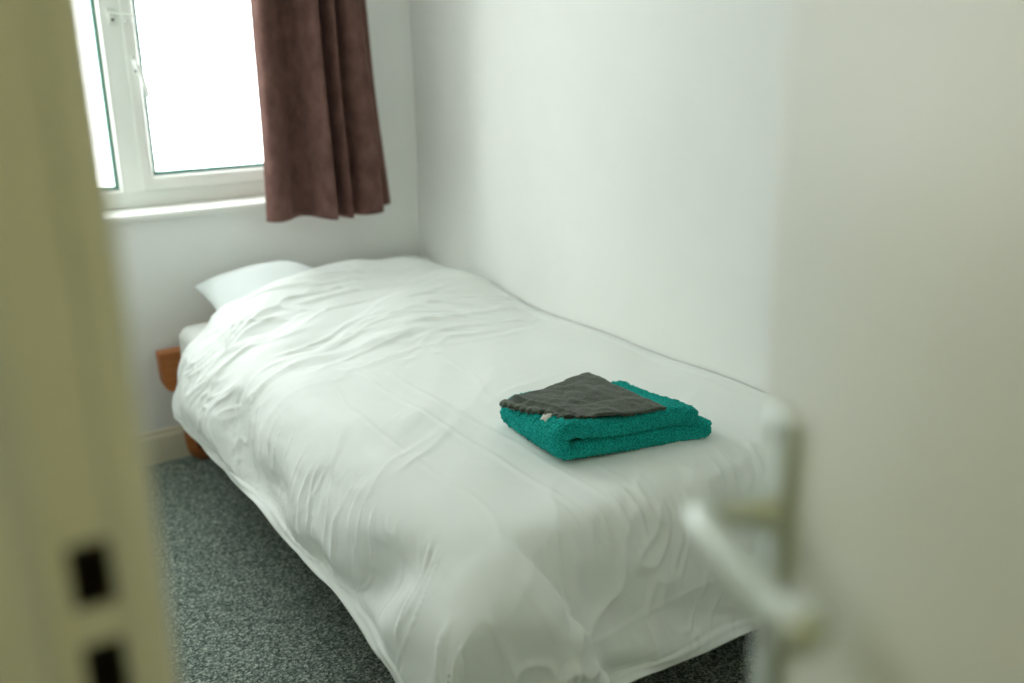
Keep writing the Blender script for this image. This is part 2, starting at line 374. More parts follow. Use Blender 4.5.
# restrictor bracket with its little arm
r_ = PW(box('restrictor_plate', (.652, .678, FY-.010, FY, 1.372, 1.418), M['catch'], None, .003))
cyl('screw', (.665, FY-.0115, 1.386), (.665, FY-.0095, 1.386), .0045, M['dark'], r_)
PW(box('restrictor_keeper', (.695, .717, FY-.028, FY-.016, 1.380, 1.410), M['catch'], None, .003))
bm = bmesh.new(); tube(bm, [(.650, FY-.014, 1.410), (.679, FY-.024, 1.403), (.701, FY-.034, 1.400), (.733, FY-.040, 1.395)], .0028, 10)
PW(from_bm('restrictor_arm', bm, M['catch'], None, 60))
struct(box('trim_2', (WX0-.03, WX1+.03, YB-.024, FY+.03, WZ0-.018, WZ0), M['sill'], None, .004, 3), 'white gloss window sill board')

# ------------------------------------------------------------------ curtain and its rail
prof = [(1.000, .080), (1.010, .098), (1.030, .104), (1.060, .096), (1.090, .082), (1.120, .076), (1.145, .086), (1.160, .112), (1.178, .132), (1.196, .134), (1.208, .112), (1.214, .086),
        (1.226, .092), (1.242, .118), (1.258, .126), (1.270, .110), (1.277, .086), (1.290, .092), (1.312, .112), (1.345, .118), (1.375, .114), (1.395, .100), (1.402, .075), (1.408, .056), (1.422, .048), (1.446, .052), (1.468, .046), (1.478, .038)]
pp = smooth_path([(a, b_, 0) for a, b_ in prof], 6)
ZB, ZT = .762, 2.21
rows = []
NZ = 90
for k in range(NZ+1):
    z = ZB+(ZT-ZB)*k/NZ; h = (z-ZB)
    row = []
    for i, p in enumerate(pp):
        u = (p.x-1.0)/.478
        xx = 1.0+(p.x-1.0)*(1-.125*min(h, 1.35)/.68)+.014+.012*min(h, 1.0)/.68
        d = (.085+(p.y-.085)*2.1)*(1+.06*math.sin(3*h+5*u))+.004*math.sin(9*h+14*u)
        if h < .03: d += .0012*math.sin(h/.03*math.pi)
        row.append((xx+.003*math.sin(5*h+9*u), YB-d-.004, z+.004*math.sin(7*u)*(1-k/NZ)))
    rows.append(row)
ct = empty('curtain', (1.2, YB-.09, ZB))
tag(ct, 'dark brown velvet curtain hanging in folds over the right side of the window', 'curtain')
me = grid_mesh('drape', np.array(rows)); o = link('drape', me, M['curtain'], None, 180); P(o, ct)
sm = o.modifiers.new('thickness', 'SOLIDIFY'); sm.thickness = .004; sm.offset = 0
rail = empty('curtain_rail', (.8, YB-.08, 2.23)); tag(rail, 'white curtain rail fixed above the window', 'curtain rail')
P(box('track', (WX0-.10, 1.56, YB-.092, YB-.078, 2.220, 2.244), M['catch'], None, .003), rail)
for x in (.2, .8, 1.5): P(box('bracket', (x-.012, x+.012, YB-.080, YB, 2.224, 2.240), M['catch'], None, .002), rail)
for i in range(8):
    x = 1.03+i*.046; P(cyl('curtain_hook', (x, YB-.086, 2.2115), (x, YB-.086, 2.221), .0025, M['catch']), rail)

# ------------------------------------------------------------------ bed frame
MX0, MX1, MY0, MY1, MZ0, MZ1 = .684, XR-.004, 1.255, 3.05, .225, .475
bf = empty('bed_frame', (1.15, 2.1, 0)); tag(bf, 'orange brown wooden single bed frame under the white bedding', 'bed')
def PB(o): return P(o, bf)
bm = bmesh.new()
prof_b = [(.628, .388), (.650, .387), (XR-.004, .387), (XR-.004, .262), (.700, .262), (.672, .252), (.643, .262), (.631, .290)]
fr_ = [bm.verts.new((x, 3.052, z)) for x, z in prof_b]; bk_ = [bm.verts.new((x, 3.108, z)) for x, z in prof_b]
n = len(prof_b)
for i in range(n): bm.faces.new((fr_[i], fr_[(i+1) % n], bk_[(i+1) % n], bk_[i]))
bm.faces.new(fr_); bm.faces.new(bk_[::-1])
bmesh.ops.bevel(bm, geom=list(bm.edges), offset=.004, segments=2, affect='EDGES')
PB(from_bm('head_beam', bm, M['pine_x'], None, 40))
PB(box('side_rail', (.705, .730, 1.272, 3.052, .135, .222), M['pine_x'], None, .004))
PB(box('side_rail', (XR-.032, XR-.007, 1.272, 3.052, .135, .222), M['pine_x'], None, .004))
PB(box('foot_beam', (.705, XR-.007, 1.244, 1.270, .130, .215), M['pine_x'], None, .004))
for i in range(13):
    y = 1.30+i*.138; PB(box('slat', (.730, XR-.032, y, y+.07, .210, .224), M['pine_x'], None, .002))
def bent_leg(y):
    bm = bmesh.new()
    path = smooth_path([(.706, y, .265), (.706, y, .16), (.707, y, .075), (.717, y, .038), (.743, y, .021), (.785, y, .019), (.86, y, .019)], 5)
    tube(bm, path, .026, 4, 1.0)
    bmesh.ops.rotate(bm, verts=bm.verts, cent=(0, 0, 0), matrix=Matrix.Identity(3))
    return from_bm('leg', bm, M['pine'], None, 50)
for y in (3.080, 1.33): PB(bent_leg(y))
for y in (3.080, 1.33): PB(box('leg', (XR-.07, XR-.02, y-.025, y+.025, 0, .20), M['pine'], None, .004))
PB(box('runner', (.84, XR-.07, 3.066, 3.096, 0, .035), M['pine_x'], None, .004))

# ------------------------------------------------------------------ mattress, pillow
mt = empty('mattress', (1.15, 2.1, MZ0)); tag(mt, 'white single mattress under the duvet', 'mattress')
P(box('mattress_body', (MX0, MX1, MY0, MY1, MZ0+.004, MZ1), M['mattress'], None, .040, 5), mt)
def ring(name, z, e):
    bm = bmesh.new(); r = .036; pts = []
    for cx, cy, a0 in ((MX1-r, MY1-r, 0), (MX0+r, MY1-r, 90), (MX0+r, MY0+r, 180), (MX1-r, MY0+r, 270)):
        for k in range(7):
            a = R(a0+15*k); pts.append((cx+(r+e)*math.cos(a), cy+(r+e)*math.sin(a), z))
    pts.append(pts[0]); tube(bm, pts, .005, 8, cap=False); return from_bm(name, bm, M['mattress'], None, 60)
P(ring('piping', MZ1-.030, -.006), mt); P(ring('piping', MZ0+.034, -.006), mt)
for ch in mt.children:                     # the mattress lies a touch askew, closer to the wall at the foot
    for v in ch.data.vertices:
        if v.co.x < 1.0: v.co.x += .030*(MY1-v.co.y)/(MY1-MY0)

PN = 64
def pillow_pt(u, v, s):
    h = (max(0, (1-abs(u)**2.6))*max(0, (1-abs(v)**2.6)))**.55
    pin = .045*(1-abs(v)**2)*abs(u)**3; pin2 = .03*(1-abs(u)**2)*abs(v)**3
    x = 1.115+u*.345*(1-pin); y = 2.89+v*.212*(1-pin2)
    z = .518+.035*v+(.050*h if s == 0 else -.050*h)
    k_ = min(1, max(0, (.25-u)/.5)); k_ = k_*k_*(3-2*k_); q_ = min(1, max(0, (v+.1)/.6)); hh = (max(0, (1-abs(u)**4))*max(0, (1-abs(v)**3.2)))**.5
    z += k_*q_*hh*(.040 if s == 0 else -.012)+.022*k_*q_
    w = .004*noise.noise(Vector((u*3, v*3, 2+s)))+.003*h*math.sin(14*v+9*u)*max(0, abs(u)-.5)
    return (x, y, z+w*(1 if h > .02 else 0))
bm = bmesh.new(); V = {}
for s in (0, 1):
    for i in range(PN+1):
        for j in range(PN+1):
            u = math.sin((-1+2*i/PN)*math.pi/2); v = math.sin((-1+2*j/PN)*math.pi/2)
            if s == 1 and (i in (0, PN) or j in (0, PN)): V[s, i, j] = V[0, i, j]
            else: V[s, i, j] = bm.verts.new(pillow_pt(u, v, s))
    for i in range(PN):
        for j in range(PN):
            q = [V[s, i, j], V[s, i+1, j], V[s, i+1, j+1], V[s, i, j+1]]; bm.faces.new(q if s == 0 else q[::-1])
tag(from_bm('pillow', bm, M['pillow'], None, 180), 'white pillow at the head of the bed, mostly covered by the duvet', 'pillow')

# ------------------------------------------------------------------ duvet (settled cloth: coordinates in half millimetres)
DUVET_SHAPE = (45, 67, 3)
DUVET = [
-671,-1343,-559,-1,0,25,1,-1,23,3,-2,23,5,-5,21,6,-7,18,11,-8,9,12,-8,1,11,-5,-6,7,-4,0,6,1,6,5,35,13,5,80,21,2,77,25,-1,57,28,0,49,25,-1,47,15,1,46,2,-2,54,3,2,59,6,5,60,8,3,56,7,2,52,6,1,49,6,0,49,8,0,53,6,0,55,1,0,51,-4,0,40,-6,0,45,-6,
0,56,-3,0,60,-1,0,62,-1,2,63,0,-2,61,-1,0,61,-2,0,58,-2,0,59,0,0,61,3,0,60,5,0,59,6,0,58,5,0,57,2,0,53,-2,0,46,-5,0,47,-4,0,54,-4,-1,60,-1,-1,62,0,-1,62,0,2,63,2,1,62,1,-6,63,1,-4,63,1,-3,62,1,-1,60,0,2,58,-1,4,58,-2,0,61,0,-6,62,1,
-6,62,2,-3,61,2,-1,58,2,3,52,1,2,54,-2,-1,57,-3,-4,58,-2,22,-14,5,-2,2,11,-2,1,7,-2,-2,2,-2,0,1,0,1,-1,-3,1,4,-2,1,5,-3,0,7,-1,0,4,-1,-1,3,-2,-5,2,0,-6,-2,0,4,-2,2,-1,-5,0,2,-7,-1,4,-4,0,4,5,10,-2,1,8,-2,-1,4,-2,-5,2,1,-5,-1,3,-5,
6,4,-4,6,3,-11,0,-3,-5,-7,-4,-1,-2,-1,5,-1,9,12,3,6,6,1,-1,-1,-2,-1,-3,-4,-2,-2,-5,-2,0,-2,0,3,-1,-2,5,0,0,8,0,0,3,6,-2,-1,6,-1,-5,5,0,-8,3,-1,-8,0,1,-6,-3,4,1,-5,8,8,-10,6,7,-9,0,6,-5,-2,1,1,-4,0,0,-1,-1,2,-2,-3,2,0,-2,3,-2,0,
1,-1,-1,-1,-1,0,-7,0,1,-8,2,3,-6,2,4,-4,-2,0,4,-1,0,4,-1,-1,4,1,-1,1,2,-2,-6,6,0,-3,4,1,0,0,3,8,-2,1,23,-14,5,-2,1,4,-2,0,3,-3,1,0,-1,1,1,-4,2,2,-1,0,3,-2,0,9,-1,-1,11,0,-1,4,-2,0,3,0,-6,1,0,-6,0,-1,4,-2,-2,4,-3,-1,2,-4,
1,2,-3,2,0,-1,2,3,0,4,0,-2,1,0,-1,-1,0,-2,2,2,0,2,1,-5,5,-4,-4,3,-2,-9,-1,0,-2,-2,3,6,0,5,6,-3,5,5,-6,0,2,-5,-1,0,-4,-1,0,-1,-1,0,0,-1,1,4,-1,2,5,-1,2,6,0,1,3,0,-1,3,-1,-3,3,-1,-6,0,3,-7,-1,1,-3,-1,2,2,1,4,3,0,4,3,
-3,1,3,-6,-2,3,-11,0,0,-7,-3,-1,-5,-1,-1,-1,-2,1,3,0,0,4,-2,1,-3,-2,0,-1,1,0,-1,0,1,-2,1,1,1,1,2,1,-1,-1,2,0,-1,1,0,-2,1,1,0,0,3,-1,2,1,3,5,0,1,-3,2,3,22,-14,8,-1,0,-1,-1,0,0,-2,1,6,-4,2,1,-2,1,3,-4,2,5,-2,1,5,-1,-1,5,
1,0,6,2,-3,-1,1,-7,3,-1,-6,1,-1,3,-1,-3,9,-2,-4,3,-3,-2,1,-2,-4,5,-2,-1,1,-1,1,-1,-2,5,-2,-2,5,-2,0,4,-2,-1,0,-2,0,-4,0,-1,-8,1,-1,3,1,3,-2,3,1,-2,3,1,-2,2,2,0,3,3,-3,1,1,-2,0,0,1,-1,0,4,-3,-2,4,0,0,3,0,-3,4,-1,0,2,-1,0,
1,2,-2,0,2,-2,1,0,-1,2,1,0,4,1,-1,3,1,0,0,0,2,-2,2,1,-5,0,0,-4,-2,2,-4,0,2,-6,-1,1,-6,0,1,-1,-2,-1,0,0,0,6,0,0,3,-1,0,1,1,0,-1,0,1,0,0,0,-2,1,0,0,-1,-1,1,0,0,3,0,-1,3,-1,0,5,0,-1,1,1,1,-4,1,1,22,-14,10,0,1,-3,
-2,0,3,-1,0,1,-1,0,7,-3,1,3,-2,1,3,-3,1,3,0,1,4,0,-1,0,2,-1,3,0,-6,1,-2,-7,2,-3,1,2,-1,9,-2,-1,4,-1,-3,4,-1,0,3,1,1,0,-1,7,-4,-3,5,-3,-4,4,-3,-4,-2,-1,1,-8,0,3,-13,2,2,-6,3,2,-8,4,-2,1,2,3,4,3,1,4,2,1,1,1,0,1,-1,0,
-1,0,0,-1,0,0,4,0,0,6,-1,-2,5,-2,-1,0,0,-2,0,1,-3,0,0,-1,-2,1,0,-1,1,1,1,1,1,2,0,2,2,1,0,5,2,-2,4,1,-1,0,-1,2,-3,0,1,-6,-2,3,-6,-1,2,-5,-1,0,-5,1,0,-2,-1,0,1,0,-1,3,-1,0,1,-1,0,0,0,-1,-1,1,0,2,-1,0,1,1,0,1,-1,0,
3,0,-1,4,0,0,5,-1,-1,1,-1,0,-3,1,0,22,-13,13,-2,0,-1,0,-1,-2,0,0,5,-2,0,4,-1,0,6,-3,1,4,0,1,1,-2,2,2,0,1,1,-2,2,3,-2,-4,2,-1,-9,0,0,-1,-1,-1,10,-1,-1,3,0,0,1,1,5,-1,0,7,-1,-1,3,0,-2,2,-2,-1,-1,-1,0,-5,0,0,-10,1,2,-8,2,-2,
-5,4,-1,-3,2,1,-2,2,0,-1,1,0,0,0,1,1,-1,-1,8,1,2,7,0,1,3,1,0,-3,1,1,1,-1,-1,5,0,-1,4,-2,-2,1,0,-2,-1,1,-1,-2,0,2,-4,1,1,-4,0,2,-3,2,0,2,0,0,1,0,-2,6,1,-1,7,2,0,0,-1,1,-2,-1,1,-5,-1,1,-5,-1,0,-5,0,1,-2,0,-1,-2,0,0,
1,-1,-1,-2,0,0,0,0,0,0,-1,-1,0,1,1,2,0,0,4,0,-1,3,-1,0,4,0,-2,1,-1,0,2,-1,-1,1,-1,0,22,-14,14,-1,-1,-3,0,0,0,0,0,1,-1,0,4,-2,0,5,-1,2,7,-2,2,3,-3,3,1,-4,4,6,-1,1,3,-2,-1,-1,-1,-11,-1,1,-7,-1,2,7,0,3,3,0,5,1,0,4,0,-1,
2,-1,-1,3,-1,-2,-1,0,1,-5,3,3,-7,1,1,-4,3,-2,-5,3,2,-2,1,-1,1,0,-2,1,1,-3,0,0,-1,0,0,0,3,2,4,2,0,1,3,0,1,1,-1,0,1,1,0,-6,1,1,-1,0,-1,2,0,-2,-2,-1,-1,-3,0,1,-3,1,0,-3,-1,1,-3,1,1,-1,-1,0,1,0,-1,7,1,0,5,1,-1,7,1,-1,
4,1,-1,0,1,-1,-3,-2,1,-6,-1,2,-5,-1,0,-1,0,0,0,0,-1,0,0,-1,-1,-1,0,0,-1,0,-2,1,0,-1,0,-1,1,-1,0,3,0,0,3,0,-1,2,-1,0,0,0,0,4,-2,-1,3,-2,-1,37,-22,4,-2,0,4,-3,1,0,-5,3,2,-3,2,1,-2,1,3,-2,1,6,-4,4,9,-2,3,4,-3,3,6,-3,4,3,
-1,0,1,0,-10,-1,1,-10,-2,3,2,-2,4,5,-1,4,1,-1,2,0,0,4,-1,-2,-2,1,2,-6,3,2,-5,0,2,-7,2,0,-2,2,0,1,3,1,2,2,2,5,0,-1,3,-1,-2,2,0,-3,1,0,-1,1,0,0,0,1,1,-2,0,1,-3,0,1,-2,-1,0,-1,1,-1,-5,2,0,-4,0,1,-1,1,0,-2,-1,-1,-2,-1,0,
-1,1,2,1,-1,0,-1,0,-1,2,1,-1,3,0,0,5,1,0,2,1,-3,8,2,-1,5,1,-1,-2,-1,0,-6,-2,1,-3,-2,1,-2,-1,-1,1,0,0,1,0,0,0,1,-1,-1,0,0,0,-1,0,-2,0,1,-1,0,-1,0,-1,0,0,0,0,1,-1,0,1,-1,-1,-1,-2,0,3,-5,-1,46,-24,-4,1,-2,5,1,-2,4,0,-2,2,
-4,2,1,-7,4,4,-7,6,6,-6,4,5,-4,4,7,-3,4,3,-4,2,4,-1,1,3,-2,-6,1,1,-9,-1,3,-1,-2,3,6,-1,4,0,-1,4,0,-2,-2,1,-1,-6,3,3,-3,1,3,-7,3,2,1,1,0,0,1,0,3,2,1,2,0,2,-1,1,1,1,-1,-1,3,0,-3,1,0,-2,3,1,-1,-1,-1,-1,0,0,0,-1,-1,0,
-1,0,0,-2,1,0,-5,1,0,-4,3,0,-1,-1,1,-2,0,0,0,0,2,0,0,0,-1,0,1,1,0,-1,1,-1,-1,0,1,-1,-1,0,-1,6,1,-1,3,1,-1,5,1,-2,2,2,0,0,-1,0,-5,-3,2,-1,-1,0,3,-1,-2,-1,1,1,1,-1,-1,-2,0,0,2,1,1,0,-1,-1,-3,0,1,-3,0,0,-2,-1,0,-1,0,0,
1,-3,-1,-3,-2,-1,-4,-4,-1,50,-21,-2,-1,0,2,0,-1,4,1,-1,0,0,-3,3,1,-2,5,-2,0,3,-3,3,6,-6,4,5,-6,4,4,-3,4,3,-6,3,2,-5,0,2,-2,-8,1,2,-3,0,4,8,-1,2,0,-2,1,0,-2,-5,1,2,-7,2,2,-8,3,2,-1,2,1,2,2,0,1,0,1,2,0,1,2,1,2,4,1,1,
3,0,-2,-2,-1,-1,1,1,-2,0,0,-2,3,0,-1,-1,-1,-1,-1,0,0,-1,0,0,0,0,0,-2,3,-1,-4,1,0,-4,1,1,-1,0,2,-2,-1,1,1,-1,1,4,0,-1,1,0,0,-2,1,-1,-2,-1,-1,1,-1,-1,-1,1,0,3,1,-2,5,1,0,4,1,0,2,1,-1,-1,-2,0,-1,-2,1,-1,0,0,2,-1,-1,-1,1,1,
0,1,0,-2,-1,-1,3,0,0,-1,0,1,-4,0,0,-3,0,1,0,0,0,-2,0,0,-3,-1,-2,-6,0,-3,51,-22,9,0,-1,0,1,0,-1,1,-1,3,1,0,2,-1,1,2,-1,0,1,-1,1,3,-2,1,4,-3,1,3,-5,2,3,-4,1,2,-2,0,3,-3,-1,3,-2,0,0,-2,6,0,0,2,0,-2,0,0,-8,1,2,-9,1,1,
-7,2,1,0,1,0,1,1,0,6,1,0,6,1,2,7,0,0,5,-1,0,0,1,-4,0,0,-2,-3,0,-1,0,-1,0,0,0,-2,0,0,1,-3,0,1,-2,1,0,-2,2,-2,0,0,-1,1,0,-1,0,1,1,-3,-1,2,-1,1,1,0,0,2,-1,1,1,2,0,-1,-1,-1,-1,0,0,-1,-4,0,-1,-2,0,0,4,-1,0,0,1,0,
5,2,-2,5,1,0,1,-2,-1,0,-2,0,0,-1,1,-1,1,0,1,1,0,1,0,-1,0,0,1,-1,1,1,1,-1,-1,-5,0,2,-5,0,0,0,0,0,-2,2,0,-1,2,-1,0,4,-1,48,-21,18,5,-4,1,1,0,0,0,-1,1,0,1,1,0,2,0,-1,2,0,-1,1,-2,-1,2,2,-3,1,4,-4,2,4,-1,2,2,-2,1,1,
-2,2,0,-4,-2,4,-2,1,0,-3,2,2,-6,1,1,-4,2,1,-7,1,1,-3,0,0,1,1,0,5,0,1,6,1,0,4,0,1,4,0,1,2,1,-1,2,0,-2,-2,0,-3,-1,0,-1,-1,0,-2,-2,0,1,-2,0,1,0,1,-1,1,1,-1,-3,0,0,-2,0,-1,0,0,-1,0,0,-1,0,1,0,1,0,2,0,0,1,-1,0,1,
0,0,1,-2,0,-1,0,0,-1,-2,0,0,-3,-1,0,-3,1,1,2,1,-2,4,0,-1,4,-1,0,6,0,0,2,-2,-1,-1,0,0,-4,1,1,2,1,0,0,1,0,0,0,1,-2,-1,0,-1,0,2,-2,0,-1,-1,1,1,-6,0,0,-3,2,-1,0,3,0,5,2,-2,48,-23,22,4,-3,3,2,-1,2,0,1,-1,-1,1,1,0,3,-2,
0,2,-4,-2,1,-3,-1,1,0,-2,2,3,-1,1,3,-2,3,2,-1,9,2,-2,4,3,-3,-5,4,-3,-5,5,-3,1,2,-5,2,2,-3,1,0,0,1,0,1,0,0,3,1,-2,3,0,0,1,0,0,3,0,1,1,1,1,0,1,1,-1,0,0,1,0,-4,-1,-1,-1,-3,1,0,-2,0,1,2,2,-1,4,0,-3,0,1,-1,-3,0,0,
-4,-1,1,-1,0,0,-2,0,0,2,0,1,-1,0,1,0,1,0,1,-1,1,-1,0,0,-1,1,0,-1,0,-1,-1,0,0,-2,0,0,-4,0,-1,-3,0,2,3,0,-1,6,0,-1,5,-1,0,3,-2,-1,-1,1,0,0,1,1,-2,0,0,2,1,0,-1,1,1,1,-1,2,-2,0,0,0,0,1,-3,0,-1,-3,2,1,-4,1,0,-2,3,-2,
4,2,-3,52,-27,32,1,1,-2,0,0,0,-3,2,-1,0,3,-2,0,1,-3,0,1,-3,0,1,-2,-2,0,-3,0,0,-2,1,1,1,0,8,4,-1,10,4,-2,4,6,-1,-4,4,-1,-6,2,-3,0,3,-2,1,2,-2,2,0,2,1,-1,3,1,-2,0,-1,0,2,0,-1,0,0,1,0,1,1,0,0,2,0,0,1,-1,1,0,-2,1,0,
-1,0,-2,1,-1,-1,0,2,-1,1,0,-1,2,1,-1,0,1,-1,-1,-1,1,-2,1,-1,-5,0,2,-1,0,0,-2,0,2,1,0,0,3,-1,0,1,-1,-1,-1,0,1,-1,0,0,-3,1,0,-1,1,-1,0,0,-1,-2,1,1,-1,-1,0,1,-1,1,3,0,0,5,1,1,2,0,-1,-1,-1,0,0,1,-1,3,1,0,2,0,1,5,0,4,
4,0,3,2,0,1,1,0,0,-2,1,1,-4,0,-2,-6,2,0,-7,2,-3,1,0,-3,53,-27,35,-5,2,-4,-1,1,-3,-1,3,-3,-4,3,-5,1,1,-2,2,0,-3,1,0,-2,0,0,-2,1,0,-2,1,2,0,2,7,2,1,10,6,1,5,4,-1,0,5,-2,-6,3,-1,-2,1,0,1,1,1,1,0,0,1,0,1,1,0,1,0,-1,
-1,0,-3,0,0,0,0,0,1,-1,1,2,0,1,1,-1,0,1,-1,1,1,1,0,-2,0,1,-1,0,-1,2,2,1,-1,-1,2,3,0,0,0,0,1,-1,0,0,-1,-2,0,-1,-3,1,3,0,0,1,2,-1,-1,-1,-1,1,0,0,2,0,0,0,-2,1,-1,-1,1,0,1,1,-1,0,0,2,1,-1,0,2,-1,1,1,0,3,2,0,4,
6,2,0,2,2,1,3,1,-3,6,1,-1,4,0,0,7,-1,6,6,0,1,-1,-2,5,1,1,1,1,1,0,1,0,0,3,1,0,1,2,0,0,1,1,-9,2,-5,50,-19,32,-8,1,-6,-1,1,-6,-3,3,-6,-3,1,-3,0,2,-3,4,-1,0,2,-1,-2,3,1,0,5,3,1,2,3,0,1,7,2,1,6,2,1,6,4,2,-4,2,
-1,-4,1,-1,-1,-2,0,0,-1,0,0,1,0,1,-1,0,0,-1,0,1,0,0,0,0,0,1,-2,-1,0,0,0,0,0,-1,0,1,0,1,1,0,0,-2,0,1,1,0,0,3,0,2,2,0,1,3,0,0,2,-1,0,1,1,1,-2,1,0,-2,0,1,-1,0,-1,1,0,1,-2,0,0,2,1,0,0,-1,1,2,-2,0,1,0,1,0,
-1,0,0,-1,-1,2,2,0,-1,1,0,0,1,-1,1,-1,0,2,1,1,0,2,2,-2,0,4,7,4,2,2,5,-1,-3,3,0,1,-4,-2,1,-8,-2,8,-3,1,1,-1,1,0,-1,0,1,0,1,2,-2,1,2,1,1,0,5,1,1,14,2,3,44,47,22,-5,-44,-7,-3,1,-4,-2,-2,-4,1,-4,-2,1,3,-2,1,4,-1,5,1,2,
6,3,1,3,79,2,2,2,0,1,-12,0,1,-19,2,1,-24,3,0,-20,0,1,-9,-3,0,0,-2,-1,0,-3,-1,0,1,0,0,1,0,1,0,0,1,0,0,1,-1,0,0,0,0,0,-2,0,0,0,1,0,-1,-1,0,-1,0,1,2,0,0,3,-1,1,3,-1,1,2,-1,0,2,1,1,0,1,1,-2,1,0,-3,0,0,-2,1,0,1,
0,1,-1,1,0,1,-1,0,0,0,1,2,-1,1,1,0,1,1,-1,-1,2,1,0,-1,0,0,-2,0,1,-1,-1,-1,0,1,1,3,0,0,1,0,1,-2,-1,1,3,1,2,3,-2,3,1,-1,1,2,-1,-1,3,-1,-3,4,0,-1,3,1,0,-2,-2,0,2,-2,2,3,-2,0,1,0,1,0,0,0,1,1,2,2,0,1,5,38,13,8,
1,64,-3,-2,8,-2,0,-3,-1,4,-8,-1,3,0,1,1,5,1,2,6,1,4,5,1,2,-72,0,1,2,1,1,1,0,0,-5,2,1,-5,1,1,-3,-1,0,-2,-3,0,0,-3,0,1,-1,-1,1,-2,0,0,2,-1,-1,2,0,1,1,0,0,3,1,1,-2,0,0,-3,1,0,-2,-1,1,0,0,1,0,0,0,3,-1,1,0,-1,1,0,
1,-1,0,0,1,1,0,0,-2,1,0,-1,0,0,0,0,0,2,1,1,-1,0,1,-1,0,0,-1,1,1,2,-2,1,3,0,0,1,0,1,2,0,0,1,-1,0,-1,1,1,-3,0,-1,-2,1,0,5,-1,1,0,0,1,0,1,0,-3,0,0,3,-1,4,1,-2,2,2,-2,1,-4,-1,0,1,-1,3,2,3,-4,2,-2,-1,3,0,-1,3,
-1,-1,1,0,1,2,1,0,0,0,0,0,0,0,1,-3,2,2,37,2,3,4,13,-2,1,6,-2,3,-8,0,3,-3,0,1,-6,2,2,0,1,2,5,0,0,-1,0,0,-1,1,1,-1,1,0,-2,2,2,2,1,1,-1,1,0,0,-2,0,1,-2,0,0,-2,0,0,-1,0,1,0,-1,0,0,0,1,1,0,0,1,0,1,0,0,-1,0,
0,1,-2,0,1,-2,0,0,0,0,1,3,-1,0,1,0,2,2,0,-1,1,0,0,-2,1,0,-3,0,1,-2,0,0,-1,0,0,0,1,1,2,0,0,2,0,1,-1,0,1,0,-1,2,0,0,0,0,0,0,0,0,-1,0,1,1,0,0,0,1,-1,0,1,0,1,3,1,2,-2,0,0,0,1,0,-3,0,0,1,0,1,5,-1,2,2,
-1,2,-1,-1,1,-1,-1,2,-4,0,1,1,-1,0,0,2,-3,5,-1,-1,4,1,-1,1,1,0,0,-2,0,2,0,0,0,1,-2,0,3,-2,-2,42,0,4,6,3,-4,1,-1,-4,3,-2,-2,1,1,2,0,3,1,1,2,1,0,2,1,0,2,0,-1,-3,1,1,-3,3,1,-3,3,0,2,1,1,2,0,1,1,-4,0,1,-2,0,0,1,
-1,0,-1,0,0,0,1,1,0,0,1,0,0,-1,-1,0,0,-1,-1,1,2,1,0,0,-2,0,0,0,1,0,0,0,1,1,1,1,-1,0,1,0,1,1,0,1,-1,0,0,-3,0,-1,-3,0,1,0,1,0,0,0,1,1,0,0,2,0,0,3,0,2,-1,0,1,-1,0,1,-2,1,0,1,0,0,-2,0,-1,-1,-1,1,-1,1,0,4,
-1,1,2,1,1,0,1,0,-1,0,0,0,0,0,1,0,2,4,-1,2,1,0,1,2,0,2,-1,-1,2,-4,0,-1,-2,-1,1,-2,1,-1,4,1,-1,3,0,-1,3,-1,-1,2,1,0,1,0,-1,1,2,-2,-2,3,-3,-3,47,0,3,4,-3,-3,2,-4,-2,1,1,-1,1,8,1,0,7,-1,-1,3,0,1,-4,2,-1,-4,3,1,-2,1,
0,-1,1,0,2,2,2,1,0,0,1,-2,0,2,-1,0,0,0,0,0,-2,0,0,0,0,0,-1,-1,1,-2,1,0,0,0,1,0,-1,0,2,0,1,-2,0,0,3,0,0,1,-1,0,0,-1,0,0,0,1,-1,1,0,-1,0,1,0,0,0,2,0,0,-2,0,1,-1,1,0,0,0,1,3,0,0,-2,0,1,1,0,0,0,-1,0,1,
1,0,0,1,1,2,0,1,-3,1,0,0,-1,1,-3,0,-1,-1,0,1,2,1,1,2,-1,0,2,1,1,-2,1,-1,-2,0,0,4,0,3,2,-1,2,0,0,2,3,-2,1,2,1,0,-3,0,1,-3,0,1,-2,-1,0,0,0,-2,4,0,0,4,1,-1,3,0,0,1,0,-1,1,3,-3,-2,3,-4,-5,50,0,-3,2,-9,4,1,-5,3,
1,5,1,0,9,0,0,8,-2,1,0,1,0,-5,1,1,-4,1,0,-1,0,-1,1,0,2,3,0,-1,3,0,1,1,-2,0,0,-1,0,1,-1,-1,0,1,0,1,1,1,0,-3,0,-1,-2,0,1,-2,0,0,1,0,1,1,0,0,1,-2,1,-1,1,1,-1,0,0,1,0,0,0,0,-1,-1,0,1,0,1,0,0,0,0,-2,-1,1,1,
0,0,2,0,1,0,-1,1,0,0,1,2,0,0,-1,0,0,0,0,0,4,1,0,0,0,1,-3,0,0,0,0,2,-2,1,0,2,1,0,0,-1,1,-1,0,0,1,0,0,1,0,0,0,1,-1,-2,1,1,5,-1,3,-1,1,2,2,-1,0,0,0,1,3,-1,1,0,0,0,-5,1,1,-1,-1,2,-1,0,0,1,0,-2,4,0,0,3,
-1,-1,3,2,-2,1,1,-3,-1,3,-4,-3,50,1,-6,1,-14,8,1,0,4,1,8,3,1,9,-2,1,-1,1,0,-3,-1,0,-3,1,1,0,0,0,0,0,1,2,-2,-1,4,-1,1,0,2,0,3,-3,0,1,-4,0,-1,0,0,1,0,0,0,0,0,0,1,0,1,-1,0,0,-1,-1,1,1,1,1,0,0,0,1,0,0,-1,0,1,-1,
